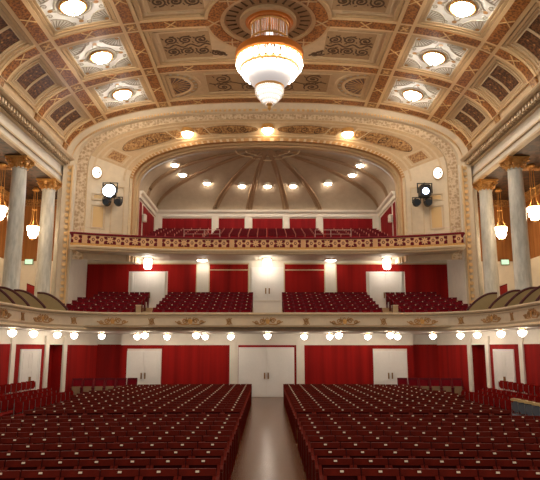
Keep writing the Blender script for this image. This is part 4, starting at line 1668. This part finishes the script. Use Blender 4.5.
# stage spotlights on the splayed walls
for sg, side in ((-1, 'left'), (1, 'right')):
    X0 = sg * 8.62
    Y0 = 31.72
    bright = sg < 0
    t = thing('stage_spotlight', ('dazzling white stage spotlight' if bright else 'black stage spotlight with a dim bluish lens') + ' on the wall %s of the arch opening' % side,
              'spotlight', (X0, Y0, 11.1))
    mb = MB()
    mb.rbox(-0.3, 0.3, -0.05, 0.4, -0.34, 0.34, 0.08)
    mb.build('housing', M_BLACK, t)
    mb = MB()
    for i in range(1):
        rr = 0.33 if bright else 0.18  # bright lens drawn oversize: its glare is put into the glowing disc
        vs = [(rr * math.cos(a), -0.07, rr * math.sin(a) - 0.04) for a in np.linspace(0, 2 * PI, 20, False)]
        mb.add(vs + [(0, -0.10, -0.04)], [(k, (k + 1) % 20, 20) for k in range(20)])
    mb.build('lens', E_SPOT if bright else E_SPOT2, t)
    mb = MB()
    mb.box(-0.42, -0.37, 0.1, 0.16, -0.1, 0.45); mb.box(0.37, 0.42, 0.1, 0.16, -0.1, 0.45); mb.box(-0.42, 0.42, 0.1, 0.16, 0.42, 0.46)
    mb.box(-0.03, 0.03, 0.1, 0.7, 0.42, 0.48)
    mb.build('yoke', M_BLACK, t)
    for k, dx in enumerate((0.12, -0.5)):
        u = thing('par_can', 'small black lamp can below the %s stage spotlight, %s one' % (side, 'outer' if k == 0 else 'inner'), 'spotlight',
                  (X0 + sg * dx, Y0 + 0.05, 10.42))
        mb = MB()
        pr = [(0.19, -0.18), (0.2, 0.1), (0.13, 0.2), (0.06, 0.24)]
        mb.lathe(pr, seg=16)
        mb.v = [(x, z, y) for x, y, z in mb.v]
        mb.f = [tuple(reversed(f)) for f in mb.f]
        mb.build('can', M_BLACK, u)
        mb = MB()
        mb.lathe([(0.0, -0.185), (0.17, -0.182), (0.17, -0.16)], seg=16)
        mb.v = [(x, z, y) for x, y, z in mb.v]
        mb.build('glass', mat('dark_lens_glass', (40, 48, 56), 0.1), u)
        mb = MB()
        mb.box(-0.24, -0.2, -0.02, 0.02, -0.02, 0.3); mb.box(0.2, 0.24, -0.02, 0.02, -0.02, 0.3); mb.box(-0.24, 0.24, -0.02, 0.02, 0.28, 0.32)
        mb.box(-0.03, 0.03, 0.0, 0.85, 0.28, 0.33)
        mb.build('bracket', M_BLACK, u)
# small speaker on each alcove side wall
for sg, side in ((-1, 'left'), (1, 'right')):
    t = thing('wall_speaker', 'small pale loudspeaker high on the %s alcove wall' % side, 'speaker', (sg * 7.32, 34.4, 10.1))
    mb = MB(); mb.rbox(*sorted((-sg * 0.02, -sg * 0.22)), -0.16, 0.16, -0.2, 0.25, 0.03); mb.build('cabinet', M_IVORY, t)
    mb = MB(); mb.box(-0.1 - 0.02 * sg, 0.1 - 0.02 * sg, -0.175, -0.16, -0.16, 0.2); mb.build('grille', M_GREYINK, t)

# ------------------------------------------------------------------ seats


def seat_mesh_parts(wood, cloth, w=0.54, hb=0.90, plate=True):
    P = {}
    a = w / 2
    mb = MB()
    # reclined backrest: top rail and stiles round a recessed pad
    lean = lambda z: 0.10 + 0.13 * (z - 0.40)

    def bar(x0, x1, z0, z1, f=0.0, t=0.05):
        ys = (lean(z0), lean(z1))
        vs = [(x, y + d, z) for z, y in ((z0, ys[0]), (z1, ys[1])) for d in (f, t) for x in (x0, x1)]
        mb.add(vs, [(0, 2, 3, 1), (4, 5, 7, 6), (0, 1, 5, 4), (2, 6, 7, 3), (0, 4, 6, 2), (1, 3, 7, 5)])
    bar(-a + 0.004, a - 0.004, hb - 0.095, hb)
    bar(-a + 0.004, -a + 0.05, 0.36, hb - 0.085)
    bar(a - 0.05, a - 0.004, 0.36, hb - 0.085)
    bar(-a + 0.05, a - 0.05, 0.36, 0.42)
    P['backrest'] = (mb, wood)
    mb = MB()
    bar(-a + 0.05, a - 0.05, 0.42, hb - 0.095, 0.038, 0.048)
    P['back_pad'] = (mb, cloth)
    mb = MB()
    Mx = Matrix.Translation((0, 0.06, 0.42)) @ Matrix.Rotation(math.radians(-9), 4, 'X')
    mb.rbox(-a + 0.06, a - 0.06, -0.05, 0.05, 0.0, 0.34, 0.03, Mx)
    P['seat'] = (mb, cloth)
    for s in (-1, 1):
        mb = MB()
        x = s * (a - 0.025)
        for (ya, za, yb, zb) in ((-0.24, 0.66, -0.05, 0.69), (-0.05, 0.69, 0.17, hb - 0.08)):
            mb.add([(x + q, y, z + t) for y, z in ((ya, za), (yb, zb)) for t in (-0.045, 0.0) for q in (-0.025, 0.025)],
                   [(0, 2, 3, 1), (4, 5, 7, 6), (0, 1, 5, 4), (2, 6, 7, 3), (0, 4, 6, 2), (1, 3, 7, 5)])
        mb.box(x - 0.018, x + 0.018, -0.20, -0.14, 0.0, 0.60)
        mb.box(x - 0.018, x + 0.018, 0.10, 0.17, 0.0, 0.60)
        mb.box(x - 0.014, x + 0.014, -0.16, 0.12, 0.22, 0.58)
        mb.box(x - 0.022, x + 0.022, -0.24, 0.2, 0.0, 0.03)
        P['armrest%d' % s] = (mb, wood)
    if plate:
        mb = MB()
        yb = 0.10 + 0.13 * (hb - 0.43)
        mb.add([(-.026, yb - .02, hb - .045), (.026, yb - .02, hb - .045), (.026, yb + .004, hb - .018), (-.026, yb + .004, hb - .018), (-.026, yb + .02, hb - .055), (.026, yb + .02, hb - .055)],
               [(0, 1, 2, 3), (0, 4, 5, 1), (3, 2, 5, 4), (0, 3, 4), (1, 5, 2)])
        P['number_plate'] = (mb, M_PLATE)
    return P


def place_rows(name, parts, cat, rows, label_of, group):
    """rows: list of (x, y, z, rz, key). First one builds, the rest are copies."""
    src = None
    for (x, y, z, rz, key) in rows:
        lab = label_of(key)
        if src is None:
            src = thing(name, lab, cat, (x, y, z), rz, group)
            for nm, (mb, m) in parts.items():
                o = mb.build(nm.rstrip('-1'), m, back if nm in ('back_pad', 'number_plate') else src)
                if nm == 'backrest':
                    back = o
        else:
            dup(src, (x, y, z), rz, lab, group)
    return src


RC = 45.0
SP = 0.55
parts = seat_mesh_parts(M_SEATWOOD, M_SEATRED)
front = []
for r in range(10):
    yr = 8.93 + 0.82 * r
    nmax = math.ceil((0.447 * yr + 0.35 - 0.74) / SP)
    for sg in (-1, 1):
        for k in range(nmax):
            x = sg * (0.76 + SP * (k + 0.5))
            front.append((x, yr - x * x / (2 * RC), 0.0, -x / RC, (r + 1, k + 1, sg)))
mass = []
for r in range(16):
    yr = 17.75 + 0.82 * r
    nmax = int((min(7.05 + (yr - 17.2) * 0.05, 7.45 - (yr - 25) * 0.10) - 0.74) / SP)
    for sg in (-1, 1):
        for k in range(nmax):
            x = sg * (0.76 + SP * (k + 0.5))
            e = (x, yr - x * x / (2 * RC), 0.0, -x / RC, (r + 11, k + 1, sg))
            (front if len(front) < 300 and r < 5 else mass).append(e)


def lab_stalls(key):
    r, k, sg = key
    return 'dark red stalls seat, %s row from the front, %s seat %s of the centre aisle' % (ORD[r], ORD[k], 'left' if sg < 0 else 'right')


place_rows('stalls_seat', parts, 'seat', front, lab_stalls, 'stalls seats in curved rows')
# the far rows: one object
wood_i, cloth_i, plate_i = 0, 1, 2
me = bpy.data.meshes.new('stalls_seat_rows')
V, F, MI = [], [], []
order = {id(M_SEATWOOD): 0, id(M_SEATRED): 1, id(M_PLATE): 2}
for (x, y, z, rz, key) in mass:
    R = Matrix.Translation((x, y, z)) @ Matrix.Rotation(rz, 4, 'Z')
    for nm, (mb, m) in parts.items():
        o = len(V)
        V.extend([tuple(R @ Vector(p)) for p in mb.v])
        F.extend([tuple(i + o for i in f) for f in mb.f])
        MI.extend([order[id(m)]] * len(mb.f))
me.from_pydata(V, [], F)
for m in (M_SEATWOOD, M_SEATRED, M_PLATE):
    me.materials.append(m)
me.polygons.foreach_set('material_index', MI)
o = bpy.data.objects.new('stalls_seat_rows', me)
COL.objects.link(o)
o['kind'] = 'stuff'
o['label'] = 'far rows of dark red stalls seats reaching back to the white doors'
o['category'] = 'seats'

# balcony seats
parts_b = seat_mesh_parts(M_BALWOOD, M_BALRED, 0.53, 0.92, True)
pb = {'backrest': parts_b['backrest'], 'back_pad': parts_b['back_pad'], 'seat': parts_b['seat'], 'number_plate': parts_b['number_plate']}
fr_mb = MB()
for k in ('armrest-1', 'armrest1'):
    fr_mb.add(parts_b[k][0].v, parts_b[k][0].f)
pb['armrest-1'] = (parts_b['armrest-1'][0], M_BALWOOD)
pb['armrest1'] = (parts_b['armrest1'][0], M_BALWOOD)
rows = []
for r in range(6):
    y, z = B_ROWS[r]
    for sg in (-1, 1):
        for k in range(9):
            rows.append((sg * (0.80 + 0.535 * (k + 0.5)), y, z, 0, ('inner', r + 1, k + 1, sg)))
        for k in range((7, 7, 6, 6, 5, 5)[r]):
            x = 6.62 + 0.56 * (k + 0.5)
            rows.append((sg * x, y - 0.0140 * k * k, z, -sg * 0.05 * k, ('outer', r + 1, k + 1, sg)))


def lab_bal(key):
    blk, r, k, sg = key
    s = 'left' if sg < 0 else 'right'
    if blk == 'inner':
        return 'crimson first balcony seat, inner %s block, %s row from parapet, %s from centre' % (s, ORD[r], ORD[k])
    return 'crimson first balcony seat, outer %s block, %s row from parapet, %s from door' % (s, ORD[r], ORD[k])


place_rows('balcony_seat', pb, 'seat', rows, lab_bal, 'first balcony seats')

# upper balcony seats
pu = seat_mesh_parts(M_BALWOOD, M_BALRED, 0.53, 0.92, False)
mb = MB(); mb.box(-0.2, 0.2, 0.0, 0.16, 0.0, 0.44)
pu = {'backrest': pu['backrest'], 'back_pad': pu['back_pad'], 'seat': pu['seat'], 'pedestal': (mb, M_BALWOOD)}
mb = MB(); mb.box(0.225, 0.265, -0.24, 0.12, 0.60, 0.66); mb.box(0.23, 0.26, 0.08, 0.23, 0.60, 0.93)
pu['armrest'] = (mb, M_UPARM)
rows = []
for r in range(1, 6):
    y, z = UP_ROWS[r]
    for sg in (-1, 1):
        for k in range(12):
            rows.append((sg * (0.03 + 0.54 * (k + 0.5) + (0.45 if k >= 6 else 0)), y - 0.1, z, 0, (r, k + 1, sg)))
place_rows('upper_seat', pu, 'seat', rows, lambda q: 'crimson upper balcony seat, %s row behind balustrade, %s %s of centre' % (ORD[q[0]], ORD[q[1]], 'left' if q[2] < 0 else 'right'),
           'upper balcony seats')


# side chairs with steel legs
def chair_parts(cloth, back, leg):
    P = {}
    mb = MB(); mb.rbox(-0.23, 0.23, -0.22, 0.22, 0.43, 0.49, 0.02); P['seat'] = (mb, cloth)
    mb = MB(); mb.rbox(-0.19, 0.19, 0.20, 0.25, 0.54, 0.90, 0.10); P['backrest'] = (mb, back)
    i = 0
    for x in (-0.21, 0.21):
        for y in (-0.2, 0.21):
            mb = MB(); mb.tube([(x, y, 0.0), (x, y, 0.44 if y < 0 else 0.86)], 0.014, 6)
            P['leg' + '-1' * (i + 1)] = (mb, leg)
            i += 1
    return P


def place2(name, P, cat, rows, group):
    src = None
    for (x, y, z, rz, lab) in rows:
        if src is None:
            src = thing(name, lab, cat, (x, y, z), rz, group)
            for nm, (mb, m) in P.items():
                mb.build(nm.split('-')[0], m, src)
        else:
            dup(src, (x, y, z), rz, lab, group)


# raised side tier
for sg, side in ((-1, 'left'), (1, 'right')):
    M_T = mat('tier_wood', (104, 52, 34), 0.6, var=0.1)
    mb = MB()
    mb.box(*sorted((sg * 10.05, sg * 10.75)), 22.0, 28.6, 0, 0.28)
    struct('floor_tier_' + side, mb, M_T)
chairs, pale = [], []
for sg, side in ((-1, 'left'), (1, 'right')):
    for rowi, (X, y0, n, z) in enumerate(((7.98, 18.2, 15, 0.0), (8.78, 18.9, 14, 0.0), (9.58, 20.6, 14, 0.0), (10.42, 22.5, 11, 0.28))):
        for k in range(n):
            y = y0 + 0.53 * k
            lab = 'red chair on thin legs, %s side block, %s row out, %s from the front'
            if sg < 0 and rowi == 0 and k < 4:
                continue
            if sg > 0 and rowi == 0 and k < 5:
                pale.append((sg * X, y, z, -sg * 1.25, 'pale topped grey chair in the right side block, %s from the front' % ORD[k + 1]))
                continue
            chairs.append((sg * X, y, z, -sg * 1.25, lab % (side, ORD[rowi + 1], ORD[k + 1])))
place2('side_chair', chair_parts(M_CHAIRRED, M_CHAIRRED, M_STEEL), 'chair', chairs, 'red side chairs')
pp = chair_parts(M_SLATE, M_SLATE, M_STEEL)
mb = MB(); mb.rbox(-0.2, 0.2, 0.16, 0.28, 0.90, 0.98, 0.03)
pp['cushion'] = (mb, M_PALE)
place2('pale_chair', pp, 'chair', pale, 'pale topped chairs at the right side')
# back corner seats with beige plywood tip-up seats
pc = seat_mesh_parts(M_BALWOOD, M_BEIGESEAT, 0.52, 1.12, False)
pcc = {'backrest': pc['backrest'], 'back_pad': (pc['back_pad'][0], M_BALRED), 'seat': pc['seat']}
mb = MB(); mb.box(-0.22, 0.22, 0.02, 0.06, 0.10, 0.72)
pcc['seat'] = (mb, M_BEIGESEAT)
pcc['armrest-1'] = (pc['armrest-1'][0], M_BALWOOD)
pcc['armrest1'] = (pc['armrest1'][0], M_BALWOOD)
corner = []
for sg, side in ((-1, 'left'), (1, 'right')):
    for k in range(6):
        corner.append((sg * (8.05 - 0.02 + (k - 2) * 0.54), 31.6 - 0.08 * k, 0.0, -sg * 0.12,
                       'dark tip-up seat with beige plywood front in the %s back corner, %s from the door' % (side, ORD[k + 1])))
place_rows('corner_seat', pcc, 'seat', [(x, y, z, r, l) for x, y, z, r, l in corner], lambda l: l, 'corner seats under the balcony')
